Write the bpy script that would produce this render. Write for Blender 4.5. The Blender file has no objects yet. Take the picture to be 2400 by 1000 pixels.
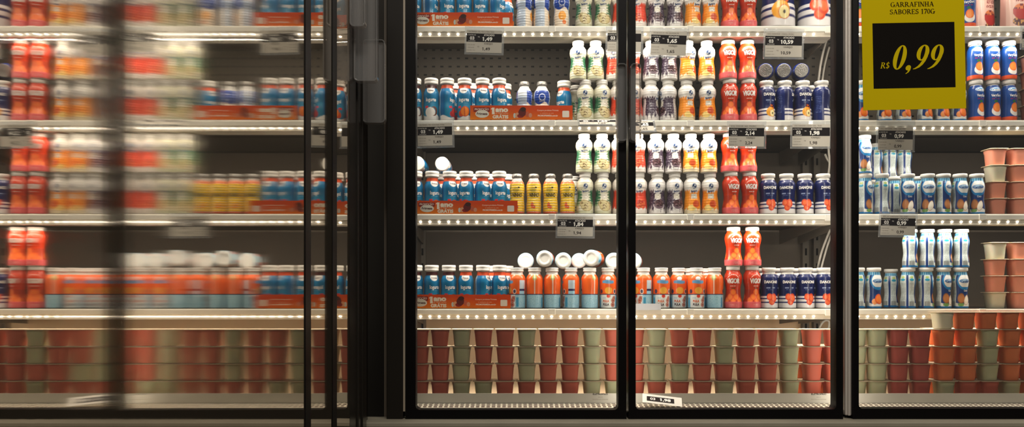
import bpy, bmesh, math, random
from mathutils import Vector, Matrix
random.seed(7)
C = bpy.context.scene
COL = C.collection
F, CX, YH, ZC = 1920.0, 1200.0, 690.0, 0.72      # focal length in px, principal column, horizon row, eye height (m)
YB = 2.41                                        # distance of the front row of bottles
K = YB / F                                       # metres per px at that distance

def PX(u, y): return (u - CX) * y / F
def PZ(v, y): return ZC + (YH - v) * y / F
def lin(c):
    out = []
    for x in c[:3]:
        x = x / 255.0
        out.append(x / 12.92 if x <= 0.04045 else ((x + 0.055) / 1.055) ** 2.4)
    return (out[0], out[1], out[2], 1.0)

# ------------------------------------------------------------------ materials
MATS = {}
def mat(name, color=None, rough=0.5, metal=0.0, coat=0.0, attr=False, bump=None, emit=None, spec=0.5, sss=0.0, trans=0.0, ior=1.45, var=0.0):
    if name in MATS: return MATS[name]
    m = bpy.data.materials.new(name); m.use_nodes = True
    nt = m.node_tree; b = nt.nodes['Principled BSDF']
    b.inputs['Roughness'].default_value = rough
    b.inputs['Metallic'].default_value = metal
    b.inputs['Coat Weight'].default_value = coat
    b.inputs['Specular IOR Level'].default_value = spec
    b.inputs['Transmission Weight'].default_value = trans
    b.inputs['IOR'].default_value = ior
    if sss:
        b.inputs['Subsurface Weight'].default_value = sss
        b.inputs['Subsurface Scale'].default_value = 0.01
    if attr:
        a = nt.nodes.new('ShaderNodeAttribute'); a.attribute_name = 'Col'
        nt.links.new(a.outputs['Color'], b.inputs['Base Color'])
    elif color is not None:
        b.inputs['Base Color'].default_value = lin(color)
        if var:
            n = nt.nodes.new('ShaderNodeTexNoise'); n.inputs['Scale'].default_value = 9; n.inputs['Detail'].default_value = 5
            tc = nt.nodes.new('ShaderNodeTexCoord'); nt.links.new(tc.outputs['Object'], n.inputs['Vector'])
            mx = nt.nodes.new('ShaderNodeMix'); mx.data_type = 'RGBA'
            mx.inputs[6].default_value = lin(tuple(max(0, c * (1 - var)) for c in color))
            mx.inputs[7].default_value = lin(tuple(min(255, c * (1 + var)) for c in color))
            nt.links.new(n.outputs['Fac'], mx.inputs[0]); nt.links.new(mx.outputs[2], b.inputs['Base Color'])
    if bump:
        n = nt.nodes.new('ShaderNodeTexNoise'); n.inputs['Scale'].default_value = bump[0]; n.inputs['Detail'].default_value = 3
        tc = nt.nodes.new('ShaderNodeTexCoord'); nt.links.new(tc.outputs['Object'], n.inputs['Vector'])
        bp = nt.nodes.new('ShaderNodeBump'); bp.inputs['Strength'].default_value = bump[1]; bp.inputs['Distance'].default_value = 0.002
        nt.links.new(n.outputs['Fac'], bp.inputs['Height']); nt.links.new(bp.outputs['Normal'], b.inputs['Normal'])
    if emit:
        b.inputs['Emission Color'].default_value = (*emit[0], 1); b.inputs['Emission Strength'].default_value = emit[1]
    MATS[name] = m
    return m

M_PAINT = mat('printed_sleeve', rough=0.32, coat=0.3, attr=True)
M_PAPER = mat('printed_paper', rough=0.85, attr=True, spec=0.08)
M_CARD = mat('printed_card', rough=0.6, attr=True, spec=0.15)
M_WHITE = mat('white_plastic', (232, 228, 220), 0.38, sss=0.0)
M_FOIL = mat('foil_lid', (150, 147, 142), 0.38, 0.7, bump=(260, 0.9))
M_RAIL = mat('white_rail', (246, 242, 230), 0.45, var=0.03)
M_BACK = mat('dark_back_panel', (92, 82, 70), 0.6, var=0.06)
M_TAN = mat('beige_back_panel', (196, 172, 138), 0.6, var=0.04)
M_PLATE = mat('shaded_shelf_plate', (70, 63, 54), 0.6)  # dark tone puts the shade of the unlit undersides into the colour
M_BLACK = mat('black_frame', (7, 6, 6), 0.45, spec=0.12)
M_GLOSSBLACK = mat('gloss_black', (26, 23, 20), 0.22, spec=0.5, bump=(3, 0.3))
M_POST = mat('dark_post', (24, 21, 17), 0.5, spec=0.15, var=0.08)
M_STEEL = mat('brushed_steel', (176, 168, 158), 0.4, 0.25, bump=(60, 0.2))
M_DECK = mat('pale_deck', (216, 211, 198), 0.55, var=0.07)
M_SILL = mat('grey_sill', (128, 122, 106), 0.6, var=0.1)
M_KICK = mat('dark_kick', (28, 26, 23), 0.6, var=0.1)
M_LED = mat('led_dot', (255, 255, 255), 0.4, emit=((1.0, 0.93, 0.84), 7.0))
M_CHANNEL = mat('led_channel', (214, 206, 190), 0.4, var=0.03)
M_UPRIGHT = mat('grey_upright', (104, 96, 84), 0.5)
M_CABLE = mat('grey_cable', (150, 145, 135), 0.5)
M_FLOOR = mat('store_floor', (120, 112, 100), 0.35, var=0.1)
M_WALL = mat('store_wall', (70, 66, 60), 0.8, var=0.05)

def clear_mat(name, tint, lo, hi, dif=0.0, rough=0.03):
    m = bpy.data.materials.new(name); m.use_nodes = True
    nt = m.node_tree; nt.nodes.clear()
    o = nt.nodes.new('ShaderNodeOutputMaterial'); t = nt.nodes.new('ShaderNodeBsdfTransparent'); g = nt.nodes.new('ShaderNodeBsdfGlossy')
    t.inputs['Color'].default_value = (*tint, 1); g.inputs['Roughness'].default_value = rough
    lw = nt.nodes.new('ShaderNodeFresnel'); lw.inputs['IOR'].default_value = 1.45
    mr = nt.nodes.new('ShaderNodeMapRange'); mr.inputs['To Min'].default_value = lo; mr.inputs['To Max'].default_value = hi
    nt.links.new(lw.outputs['Fac'], mr.inputs['Value'])
    mx = nt.nodes.new('ShaderNodeMixShader'); nt.links.new(mr.outputs['Result'], mx.inputs['Fac'])
    src = t.outputs['BSDF']
    if dif:
        d = nt.nodes.new('ShaderNodeBsdfDiffuse'); d.inputs['Color'].default_value = (0.9, 0.9, 0.88, 1)
        m2 = nt.nodes.new('ShaderNodeMixShader'); m2.inputs['Fac'].default_value = dif
        nt.links.new(t.outputs['BSDF'], m2.inputs[1]); nt.links.new(d.outputs['BSDF'], m2.inputs[2]); src = m2.outputs['Shader']
    nt.links.new(src, mx.inputs[1]); nt.links.new(g.outputs['BSDF'], mx.inputs[2]); nt.links.new(mx.outputs['Shader'], o.inputs['Surface'])
    return m
M_GLASS = clear_mat('door_glass', (0.985, 0.985, 0.975), 0.0, 0.7, 0.012)
M_ACRYL = clear_mat('clear_acrylic', (0.9, 0.87, 0.85), 0.03, 0.95, 0.09, 0.08)
M_HOLDER = clear_mat('clear_tag_holder', (0.93, 0.95, 0.97), 0.0, 0.9, 0.16)

def mirror_mat():
    # wavy, vertically drawn glass pane with a dark back: mirrors the shelves, smeared sideways
    m = bpy.data.materials.new('wavy_reflective_glass'); m.use_nodes = True
    nt = m.node_tree; nt.nodes.clear(); N = nt.nodes.new; L = nt.links.new
    o = N('ShaderNodeOutputMaterial'); g = N('ShaderNodeBsdfAnisotropic')
    tc = N('ShaderNodeTexCoord'); sp = N('ShaderNodeSeparateXYZ'); L(tc.outputs['Object'], sp.inputs['Vector'])
    cr = N('ShaderNodeValToRGB')   # roughness along the pane
    mp = N('ShaderNodeMapRange'); mp.inputs['From Min'].default_value = 0.4; mp.inputs['From Max'].default_value = 2.0
    L(sp.outputs['Y'], mp.inputs['Value']); L(mp.outputs['Result'], cr.inputs['Fac'])
    stops = MIRROR_ROUGH
    els = cr.color_ramp.elements
    els[0].position, els[1].position = (stops[0][0] - 0.4) / 1.6, (stops[-1][0] - 0.4) / 1.6
    for (p, v), e in zip((stops[0], stops[-1]), (els[0], els[1])): e.color = (v, v, v, 1)
    for p, v in stops[1:-1]:
        e = els.new((p - 0.4) / 1.6); e.color = (v, v, v, 1)
    g.inputs['Anisotropy'].default_value = 0.95
    L(cr.outputs['Color'], g.inputs['Roughness'])
    tg = N('ShaderNodeCombineXYZ'); tg.inputs[1].default_value = 1.0
    L(tg.outputs['Vector'], g.inputs['Tangent'])
    g.inputs['Rotation'].default_value = MIRROR_ROT
    g.inputs['Color'].default_value = (0.80, 0.74, 0.66, 1)
    cb = N('ShaderNodeCombineXYZ'); ml = N('ShaderNodeMath'); ml.operation = 'MULTIPLY'; ml.inputs[1].default_value = 1.0
    L(sp.outputs['Y'], ml.inputs[0]); L(ml.outputs[0], cb.inputs[0])
    ns = N('ShaderNodeTexNoise'); ns.inputs['Scale'].default_value = 22.0; ns.inputs['Detail'].default_value = 2.0
    L(cb.outputs['Vector'], ns.inputs['Vector'])
    bp = N('ShaderNodeBump'); bp.inputs['Strength'].default_value = 1.0; bp.inputs['Distance'].default_value = MIRROR_WAVE
    L(ns.outputs['Fac'], bp.inputs['Height']); L(bp.outputs['Normal'], g.inputs['Normal'])
    d = N('ShaderNodeBsdfDiffuse'); d.inputs['Color'].default_value = lin((120, 108, 90))
    mx = N('ShaderNodeMixShader'); mx.inputs['Fac'].default_value = 0.10
    L(g.outputs['BSDF'], mx.inputs[1]); L(d.outputs['BSDF'], mx.inputs[2]); L(mx.outputs['Shader'], o.inputs['Surface'])
    return m
MIRROR_ROUGH = [(0.45, 0.006), (0.59, 0.008), (0.67, 0.009), (0.70, 0.015), (0.82, 0.0165), (0.96, 0.018), (1.02, 0.014), (1.3, 0.014), (1.55, 0.010), (1.85, 0.006)]
MIRROR_ROT = 0.25
MIRROR_WAVE = 0.00006
M_MIRROR = mirror_mat()

def slot_mat(name, base, hole, px, pz, hw, hh):
    m = bpy.data.materials.new(name); m.use_nodes = True
    nt = m.node_tree; b = nt.nodes['Principled BSDF']; N = nt.nodes.new; L = nt.links.new
    b.inputs['Roughness'].default_value = 0.55; b.inputs['Specular IOR Level'].default_value = 0.12
    tc = N('ShaderNodeTexCoord'); sp = N('ShaderNodeSeparateXYZ'); L(tc.outputs['Object'], sp.inputs['Vector'])
    def inband(sock, pitch, half):
        a = N('ShaderNodeMath'); a.operation = 'DIVIDE'; a.inputs[1].default_value = pitch; L(sock, a.inputs[0])
        f = N('ShaderNodeMath'); f.operation = 'FRACT'; L(a.outputs[0], f.inputs[0])
        s = N('ShaderNodeMath'); s.operation = 'SUBTRACT'; s.inputs[1].default_value = 0.5; L(f.outputs[0], s.inputs[0])
        ab = N('ShaderNodeMath'); ab.operation = 'ABSOLUTE'; L(s.outputs[0], ab.inputs[0])
        lt = N('ShaderNodeMath'); lt.operation = 'LESS_THAN'; lt.inputs[1].default_value = half; L(ab.outputs[0], lt.inputs[0])
        return lt.outputs[0]
    mu = N('ShaderNodeMath'); mu.operation = 'MULTIPLY'
    L(inband(sp.outputs['X'], px, hw), mu.inputs[0]); L(inband(sp.outputs['Z'] if name != 'air_grille' else sp.outputs['Y'], pz, hh), mu.inputs[1])
    mx = N('ShaderNodeMix'); mx.data_type = 'RGBA'; mx.inputs[6].default_value = lin(base); mx.inputs[7].default_value = lin(hole)
    L(mu.outputs[0], mx.inputs[0]); L(mx.outputs[2], b.inputs['Base Color'])
    return m
M_SLOT = slot_mat('slotted_back_panel', (58, 53, 46), (4, 3, 3), 0.0258, 0.0258, 0.19, 0.10)
M_GRILLE = slot_mat('air_grille', (214, 205, 185), (52, 26, 18), 0.0145, 0.0185, 0.33, 0.30)

# ------------------------------------------------------------------ mesh builder
class MB:
    def __init__(s): s.v, s.f, s.c, s.m = [], [], [], []
    def add(s, verts, faces, color=(200, 200, 200), mi=0):
        o = len(s.v); s.v += [tuple(p) for p in verts]
        s.f += [tuple(i + o for i in f) for f in faces]; s.m += [mi] * len(faces)
        if callable(color): s.c += color
        elif isinstance(color, list): s.c += color
        else: s.c += [lin(color)] * len(verts)
    def box(s, a, b, color=(200, 200, 200), mi=0):
        x0, y0, z0 = a; x1, y1, z1 = b
        s.add([(x0, y0, z0), (x1, y0, z0), (x1, y1, z0), (x0, y1, z0), (x0, y0, z1), (x1, y0, z1), (x1, y1, z1), (x0, y1, z1)],
              [(0, 3, 2, 1), (4, 5, 6, 7), (0, 1, 5, 4), (1, 2, 6, 5), (2, 3, 7, 6), (3, 0, 4, 7)], color, mi)
    def prism_x(s, prof, x0, x1, color=(200, 200, 200), mi=0):
        n = len(prof)
        s.add([(x0, y, z) for y, z in prof] + [(x1, y, z) for y, z in prof],
              [(i, i + n, (i + 1) % n + n, (i + 1) % n) for i in range(n)] + [tuple(range(n)), tuple(range(2 * n - 1, n - 1, -1))], color, mi)
    def build(s, name, mats, parent=None, smooth=False, bevel=0, loc=None):
        me = bpy.data.meshes.new(name); me.from_pydata(s.v, [], s.f)
        at = me.color_attributes.new('Col', 'FLOAT_COLOR', 'POINT')
        at.data.foreach_set('color', [x for c in s.c for x in c])
        for m in (mats if isinstance(mats, (list, tuple)) else [mats]): me.materials.append(m)
        me.polygons.foreach_set('material_index', s.m)
        if smooth is True: me.polygons.foreach_set('use_smooth', [True] * len(s.f))
        me.update()
        ob = bpy.data.objects.new(name, me); COL.objects.link(ob)
        if parent: ob.parent = parent
        if loc: ob.location = loc
        if bevel:
            b = ob.modifiers.new('b', 'BEVEL'); b.width = bevel; b.segments = 2; b.limit_method = 'ANGLE'
        return ob

def empty(name, loc=(0, 0, 0), rot=(0, 0, 0)):
    o = bpy.data.objects.new(name, None); COL.objects.link(o); o.location = loc; o.rotation_euler = rot
    o.empty_display_size = 0.02
    return o
def tag(o, label, cat, group=None):
    o['label'] = label; o['category'] = cat
    if group: o['group'] = group
def copy_tree(o, parent=None):
    c = o.copy(); COL.objects.link(c)
    if parent: c.parent = parent
    for ch in list(o.children): copy_tree(ch, c)
    return c

# ------------------------------------------------------------------ lettering
_tc = {}
def text_mesh(body, bold=0.0, shear=0.0):
    key = (body, bold, shear)
    if key in _tc: return _tc[key]
    cu = bpy.data.curves.new('t', 'FONT'); cu.body = body; cu.size = 1.0; cu.offset = bold; cu.shear = shear
    cu.align_x = 'LEFT'; cu.resolution_u = 3
    ob = bpy.data.objects.new('t', cu); COL.objects.link(ob)
    dg = bpy.context.evaluated_depsgraph_get()
    me = bpy.data.meshes.new_from_object(ob.evaluated_get(dg))
    vs = [(v.co.x, v.co.y) for v in me.vertices]; fs = [tuple(p.vertices) for p in me.polygons]
    bpy.data.objects.remove(ob); bpy.data.curves.remove(cu); bpy.data.meshes.remove(me)
    x0 = min(v[0] for v in vs); x1 = max(v[0] for v in vs)
    vs = [((x - (x0 + x1) / 2) / 0.72, y / 0.72) for x, y in vs]; w = (x1 - x0) / 0.72
    _tc[key] = (vs, fs, w)
    return _tc[key]
def text2d(body, cx, cz, h, w=None, bold=0.0, shear=0.0, rot=0.0):
    """centred at cx, cz; capital height h; width w squeezes it"""
    vs, fs, tw = text_mesh(body, bold, shear)
    sx = (w / tw) if w else h
    ca, sa = math.cos(rot), math.sin(rot)
    out = []
    for x, y in vs:
        a, b = x * sx, (y - 0.5) * h
        out.append((cx + a * ca - b * sa, cz + a * sa + b * ca))
    return out, fs

# a small serif alphabet (stems, thin strokes, slab serifs) for the yellow sign
def serif(body):
    polys = []; pen = 0.0
    def rect(x0, y0, x1, y1): polys.append([(pen + x0, y0), (pen + x1, y0), (pen + x1, y1), (pen + x0, y1)])
    def line(x0, y0, x1, y1, w): polys.append([(pen + x0 - w / 2, y0), (pen + x0 + w / 2, y0), (pen + x1 + w / 2, y1), (pen + x1 - w / 2, y1)])
    def ring(cx, cy, ro, rz, ri, rj, a0, a1, n=14, dx=0.0):
        for i in range(n):
            p = [math.radians(a0 + (a1 - a0) * (i + k) / n) for k in (0, 1)]
            polys.append([(pen + cx + ro * math.cos(p[0]), cy + rz * math.sin(p[0])), (pen + cx + ro * math.cos(p[1]), cy + rz * math.sin(p[1])),
                          (pen + cx + dx + ri * math.cos(p[1]), cy + rj * math.sin(p[1])), (pen + cx + dx + ri * math.cos(p[0]), cy + rj * math.sin(p[0]))])
    def stem(x, w=0.15, s=0.08):
        rect(x, 0, x + w, 1); rect(x - s, 0, x + w + s, 0.05); rect(x - s, 0.95, x + w + s, 1)
    for ch in body:
        if ch == ' ': pen += 0.35; continue
        w = 0.75
        if ch == 'A': line(0.1, 0, 0.38, 1, 0.07); line(0.68, 0, 0.4, 1, 0.16); rect(0.2, 0.3, 0.58, 0.37); rect(0, 0, 0.25, 0.05); rect(0.53, 0, 0.82, 0.05); w = 0.84
        elif ch in 'RB':
            stem(0.1); ring(0.3, 0.74, 0.34, 0.26, 0.18, 0.2, -90, 90); rect(0.25, 0.94, 0.3, 1); rect(0.2, 0.48, 0.32, 0.54)
            if ch == 'R': line(0.72, 0, 0.38, 0.5, 0.17); rect(0.62, 0, 0.82, 0.05); w = 0.84
            else: ring(0.3, 0.26, 0.38, 0.26, 0.21, 0.2, -90, 90); rect(0.2, 0, 0.3, 0.06); w = 0.74
        elif ch in 'FE':
            stem(0.1); rect(0.25, 0.94, 0.62, 1); rect(0.58, 0.76, 0.63, 1); rect(0.25, 0.48, 0.48, 0.54); rect(0.45, 0.4, 0.49, 0.62); w = 0.68
            if ch == 'E': rect(0.25, 0, 0.66, 0.06); rect(0.62, 0, 0.67, 0.25); w = 0.72
        elif ch == 'I': stem(0.1); w = 0.38
        elif ch == 'N': stem(0.08, 0.07); rect(0.62, 0, 0.69, 1); rect(0.54, 0.95, 0.77, 1); line(0.62, 0, 0.1, 1, 0.16); w = 0.8
        elif ch == 'H': stem(0.1); stem(0.56); rect(0.2, 0.47, 0.6, 0.54); w = 0.84
        elif ch == 'G': ring(0.42, 0.5, 0.4, 0.51, 0.24, 0.46, 45, 360, 22); rect(0.58, 0, 0.72, 0.42); rect(0.48, 0.39, 0.82, 0.44); w = 0.84
        elif ch == 'O': ring(0.42, 0.5, 0.4, 0.51, 0.24, 0.46, 0, 360, 24); w = 0.86
        elif ch == '0': ring(0.28, 0.5, 0.26, 0.51, 0.12, 0.46, 0, 360, 24); w = 0.58
        elif ch == 'S': ring(0.3, 0.74, 0.25, 0.27, 0.11, 0.2, 20, 270, 14); ring(0.3, 0.27, 0.28, 0.28, 0.13, 0.21, 90, -160, 14); rect(0.02, 0, 0.06, 0.26); rect(0.5, 0.74, 0.54, 1); w = 0.64
        elif ch == '1': rect(0.2, 0, 0.35, 1); rect(0.1, 0, 0.45, 0.05); line(0.12, 0.84, 0.26, 1, 0.1); w = 0.56
        elif ch == '7': rect(0.05, 0.88, 0.55, 1); line(0.2, 0, 0.48, 0.9, 0.14); rect(0.03, 0.74, 0.08, 1); w = 0.58
        elif ch == '$': ring(0.3, 0.72, 0.25, 0.26, 0.12, 0.19, 20, 270, 14); ring(0.3, 0.27, 0.28, 0.26, 0.13, 0.19, 90, -160, 14); rect(0.27, -0.1, 0.33, 1.1); w = 0.62
        pen += w
    return polys, pen
def digits_big(body):
    """bold italic serif figures"""
    polys = []; pen = 0.0
    def ring(cx, cy, ro, rz, ri, rj, a0=0, a1=360, n=32):
        for i in range(n):
            p = [math.radians(a0 + (a1 - a0) * (i + k) / n) for k in (0, 1)]
            polys.append([(pen + cx + ro * math.cos(p[0]), cy + rz * math.sin(p[0])), (pen + cx + ro * math.cos(p[1]), cy + rz * math.sin(p[1])),
                          (pen + cx + ri * math.cos(p[1]), cy + rj * math.sin(p[1])), (pen + cx + ri * math.cos(p[0]), cy + rj * math.sin(p[0]))])
    for ch in body:
        if ch == '0': ring(0.27, 0.5, 0.265, 0.51, 0.085, 0.465); pen += 0.60
        elif ch == '9':
            ring(0.25, 0.68, 0.255, 0.33, 0.082, 0.285)
            a = [(0.495, 0.66), (0.485, 0.5), (0.44, 0.33), (0.36, 0.18), (0.25, 0.07), (0.1, 0.0), (0.0, -0.01)]
            b = [(0.34, 0.66), (0.335, 0.5), (0.30, 0.36), (0.235, 0.22), (0.16, 0.12), (0.07, 0.045), (0.0, 0.015)]
            for i in range(6): polys.append([(pen + x, y) for x, y in (a[i], a[i + 1], b[i + 1], b[i])])
            pen += 0.60
        elif ch == ',':
            ring(0.13, 0.06, 0.11, 0.11, 0.0, 0.0, n=20)
            a = [(0.24, 0.06), (0.235, -0.04), (0.19, -0.13), (0.09, -0.2)]; b = [(0.12, 0.0), (0.15, -0.06), (0.13, -0.12), (0.07, -0.18)]
            for i in range(3): polys.append([(pen + x, y) for x, y in (a[i], a[i + 1], b[i + 1], b[i])])
            pen += 0.34
    return polys, pen

# ------------------------------------------------------------------ lathe shapes
def spline_r(prof):
    zs = [p[0] for p in prof]; rs = [p[1] for p in prof]
    def f(z):
        if z <= zs[0]: return rs[0]
        if z >= zs[-1]: return rs[-1]
        for i in range(len(zs) - 1):
            if z <= zs[i + 1]: break
        h = zs[i + 1] - zs[i]; t = (z - zs[i]) / h
        def sl(j):
            if j == 0: return (rs[1] - rs[0]) / (zs[1] - zs[0])
            if j == len(zs) - 1: return (rs[-1] - rs[-2]) / (zs[-1] - zs[-2])
            a = (rs[j] - rs[j - 1]) / (zs[j] - zs[j - 1]); b = (rs[j + 1] - rs[j]) / (zs[j + 1] - zs[j])
            return 0 if a * b <= 0 else 2 * a * b / (a + b)
        m0, m1 = sl(i) * h, sl(i + 1) * h
        return (2*t**3 - 3*t*t + 1) * rs[i] + (t**3 - 2*t*t + t) * m0 + (-2*t**3 + 3*t*t) * rs[i + 1] + (t**3 - t*t) * m1
    return f
def lathe(mb, pts, n, s, color=(230, 226, 220), mi=0, cap0=True, cap1=True):
    vs, fs = [], []
    for r, z in pts:
        for k in range(n):
            a = 2 * math.pi * k / n
            vs.append((r * s * math.sin(a), -r * s * math.cos(a), z * s))
    for j in range(len(pts) - 1):
        for k in range(n):
            k2 = (k + 1) % n
            fs.append((j * n + k, j * n + k2, (j + 1) * n + k2, (j + 1) * n + k))
    if cap0: fs.append(tuple(range(n - 1, -1, -1)))
    if cap1: fs.append(tuple((len(pts) - 1) * n + k for k in range(n)))
    mb.add(vs, fs, color, mi)

NC = 144
def E(x, z, cx, cz, rx, rz): return ((x - cx) / rx) ** 2 + ((z - cz) / rz) ** 2
def R_(x, z, x0, x1, z0, z1): return x0 < x < x1 and z0 < z < z1
def jag(x, k=1.0): return 2.2 * math.sin(x * 0.9 * k) + 1.6 * math.sin(x * 2.1 * k + 1) + 1.0 * math.sin(x * 3.7 * k)
def lines(z, p=2.6): return (z / p) % 1 < 0.45
def hsh(x, z): return (math.sin(x * 12.9898 + z * 78.233) * 43758.5453) % 1

def p_frim(neck, fruit):
    def p(x, z):
        if z > 77: return neck
        if E(x, z, 0, 76, 12, 12) < 1 and z > 63: return (238, 234, 226)
        if abs(x) > 40:
            if abs(x) < 58: return (120, 160, 190) if lines(z, 3.1) and abs(x) < 55 and hsh(round(x), round(z)) > .25 else (186, 208, 222)
            return (0, 84, 150)
        if R_(x, z, -15, -6, 30, 35): return (205, 45, 60)
        if fruit == 'coco':
            if E(x, z, 9, 23, 9, 11) < 1 and E(x, z, 6, 22, 7, 9) > 1: return (110, 60, 40)
            if E(x, z, -1, 20, 13, 12) < 1: return (236, 232, 226)
            if z < 14 + 3 * math.sin(x / 7): return (226, 226, 224)
        else:
            a, b = ((240, 130, 40), (200, 70, 25)) if fruit == 'peach' else ((225, 60, 50), (175, 30, 35))
            e = E(x, z, 4, 22, 12, 12)
            if e < 1: return b if (e > .72 or abs(x - 5 + 0.1 * z) < 1) else a
            if E(x, z, -6, 17, 7, 7) < 1: return b
            if z < 11 + 3 * math.sin(x / 7): return (230, 228, 224)
        if R_(x, z, 12, 18, 3, 9): return (20, 110, 170)
        return (0, 116 + 6 * math.sin(z / 14), 158) if abs(x) < 26 else (0, 94, 148)
    return p
def p_kids(x, z):
    if z > 74: return (234, 232, 228)
    if abs(x) > 22 and abs(x) < 48:
        return (150, 175, 205) if lines(z, 3.4) and z < 60 else (216, 222, 228)
    if z > 44 + 3 * math.sin(x / 5):
        if E(x, z, 0, 58, 8, 8) < 1 and E(x, z, 0, 58, 6.6, 6.6) > 1: return (220, 225, 232)
        if R_(x, z, -6, 6, 47, 51): return (225, 228, 232)
        return (18, 62, 150)
    if E(x, z, 1, 27, 10, 11) < 1: return (240, 160, 50)
    if E(x, z, 6, 12, 5, 5) < 1: return (235, 120, 40)
    return (238, 222, 200)
def p_ninho(x, z):
    if z > 71: return (228, 120, 66)
    if z < 7: return (190, 74, 24)
    if E(x, z, -4, 21, 4, 7) < 1 or E(x, z, 1, 17, 4, 4) < 1: return (214, 80, 24)
    if E(x, z, 5, 62, 4, 2) < 1 and x > 4: return (40, 36, 20)
    if E(x, z, -2, 57, 9, 5) < 1: return (196, 166, 30)
    if abs(x) > 36: return (220, 170, 24) if lines(z, 3) else (236, 196, 50)
    return (240, 196, 34) if z > 30 else (238, 188, 30)
def p_bat(kind):
    side = {'green': (24, 104, 66), 'dark': (56, 40, 58), 'orange': (238, 144, 34), 'red': (218, 70, 44)}[kind]
    def p(x, z):
        e = E(x, z, 0, 65, 5.6, 6.8)
        if e < 1:
            if e > .82: return (200, 204, 206)
            return (214, 218, 220) if (E(x, z, 1.2, 67, 1.8, 2.2) < 1 or E(x, z, -2, 62.5, 1.6, 1.6) < 1 or abs(z - 61 + .3 * x) < .6) else (40, 66, 108)
        if abs(x) > 38 and z < 52 and abs(x) < 56: return (214, 212, 204) if not (lines(z, 4) and abs(x) > 41) else (140, 150, 162)
        top = 52 + jag(x) * .8 + (4 if abs(x) > 11 else -1)
        if abs(x) < 10 and 36 < z < 47 and kind in ('green', 'dark', 'orange'):
            w = 9 - .8 * abs(math.sin(z * 1.3)) * 2
            if abs(x) < w: return (168, 160, 146) if (lines(z, 3.6) and hsh(round(x), round(z / 3.6)) > .3) else (222, 216, 200)
        if kind == 'green':
            e = E(x, z, 3, 19, 15, 12); e2 = E(x, z, -4, 25, 12, 9)
            if e < 1 or e2 < 1:
                if hsh(round(x / 2.4), round(z / 2.4)) > .86: return (128, 104, 70)
                return (196, 182, 134) if min(e, e2) < .78 else (172, 154, 104)
            g = jag(z * 1.3, .8) * 1.5 + jag(x * .7) * .6
            if z < top and z > 27 + g * .8 and abs(x) > 11 + g: return (34, 96, 66) if hsh(round(x), round(z)) > .25 else (92, 138, 98)
            if z < top and abs(x) > 13 + g and z > 20: return (150, 172, 130)
            return (216, 212, 188) if z > 8 else (196, 196, 164)
        if kind == 'dark':
            e = E(x, z, 3, 26, 12, 8.5)
            if e < 1:
                q = hsh(round(x / 2.6), round(z / 2.6))
                return (112, 84, 88) if q > .86 else ((74, 42, 46) if q > .4 else (40, 22, 28))
            e = E(x, z, 3, 22, 14.5, 11)
            if e < 1 and z < 23: return (206, 198, 198) if e > .74 else (104, 84, 94)
            if z < top and z > 12 + jag(x, .7) * 2 and abs(x) > 5 + jag(z) : return side if hsh(round(x), round(z)) > .12 else (150, 140, 152)
            return (224, 220, 216)
        if kind == 'orange':
            e = E(x, z, 5, 24, 9, 9)
            if e < 1: return (196, 72, 20) if e < .7 else (226, 110, 30)
            if E(x, z, -6, 15, 10, 7) < 1: return (238, 206, 120)
            if z < top and z > 12 + jag(x, .6): return side
            return (232, 216, 180) if z < 20 else (232, 228, 220)
        e = E(x, z, 3, 24, 11, 10)
        if e < 1: return (176, 50, 36) if hsh(round(x / 3), round(z / 3)) > .4 else (222, 110, 60)
        if z < top and z > 14 + jag(x, .6): return side
        return (232, 222, 212)
    return p
def p_vigor(x, z):
    if z < 16: return (226, 98, 100) if not (R_(x, z, -9, 9, 5, 11) and hsh(round(x), round(z)) > .6) else (236, 150, 146)
    for k in range(9):
        a = math.radians(20 + 140 * k / 8)
        if E(x, z, 13 * math.cos(a), 68 + 11 * math.sin(a), 1.1, 1.1) < 1 and z > 72: return (245, 220, 205)
    for (cx, cz, r) in ((0, 38, 8), (-8, 27, 8), (8, 27, 8), (0, 20, 7), (-16, 20, 7), (16, 20, 7), (40, 28, 9), (-40, 26, 9)):
        e = E(x, z, cx, cz, r, r)
        if e < 1: return (238, 120, 44) if e < .5 else (226, 88, 36)
    if R_(x, z, -4, 5, 45, 48): return (90, 60, 20)
    if R_(x, z, -8, 8, 51.5, 53.5) and hsh(round(x * 1.2), 3) > .3: return (240, 205, 190)
    return (192, 50, 8) if z > 44 else (166, 46, 18)
def p_danone(fruit):
    def p(x, z):
        if fruit == 'straw':
            for (cx, cz, rx, rz) in ((-3, 27, 7, 8), (7, 25, 8, 10), (2, 16, 7, 8)):
                e = E(x, z, cx, cz, rx, rz)
                if e < 1: return (240, 116, 66) if e < .4 else (224, 78, 44)
            if E(x, z, -4, 33, 5, 2) < 1: return (90, 110, 50)
        else:
            e = E(x, z, 5, 18, 7, 9)
            if e < 1: return (60, 40, 20) if e < .06 else ((244, 226, 160) if e < .8 else (200, 90, 40))
            if E(x, z, 1, 21, 11, 11) < 1: return (240, 166, 44)
            if E(x, z, 4, 32, 7, 7) < 1: return (40, 26, 24) if hsh(round(x / 2), round(z / 2)) > .55 else (226, 96, 36)
        if abs(x) > 34:
            return (14, 34, 98) if not (R_(abs(x), z, 40, 54, 20, 60) and lines(z, 4) and hsh(round(x), round(z)) > .4) else (80, 100, 160)
        if z < 13: return (234, 230, 228)
        if z < 16: return (22, 34, 96)
        if z < 21.5: return (234, 230, 228)
        if z < 25: return (22, 34, 96)
        if z < 29: return (230, 228, 228)
        if R_(x, z, -11, 11, 47, 49.5) and hsh(round(x * 1.1), 5) > .25: return (150, 165, 200)
        if R_(x, z, -8, 8, 43, 44.5) and hsh(round(x * 1.1), 9) > .35: return (90, 110, 160)
        return (10, 24, 80)
    return p
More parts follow.
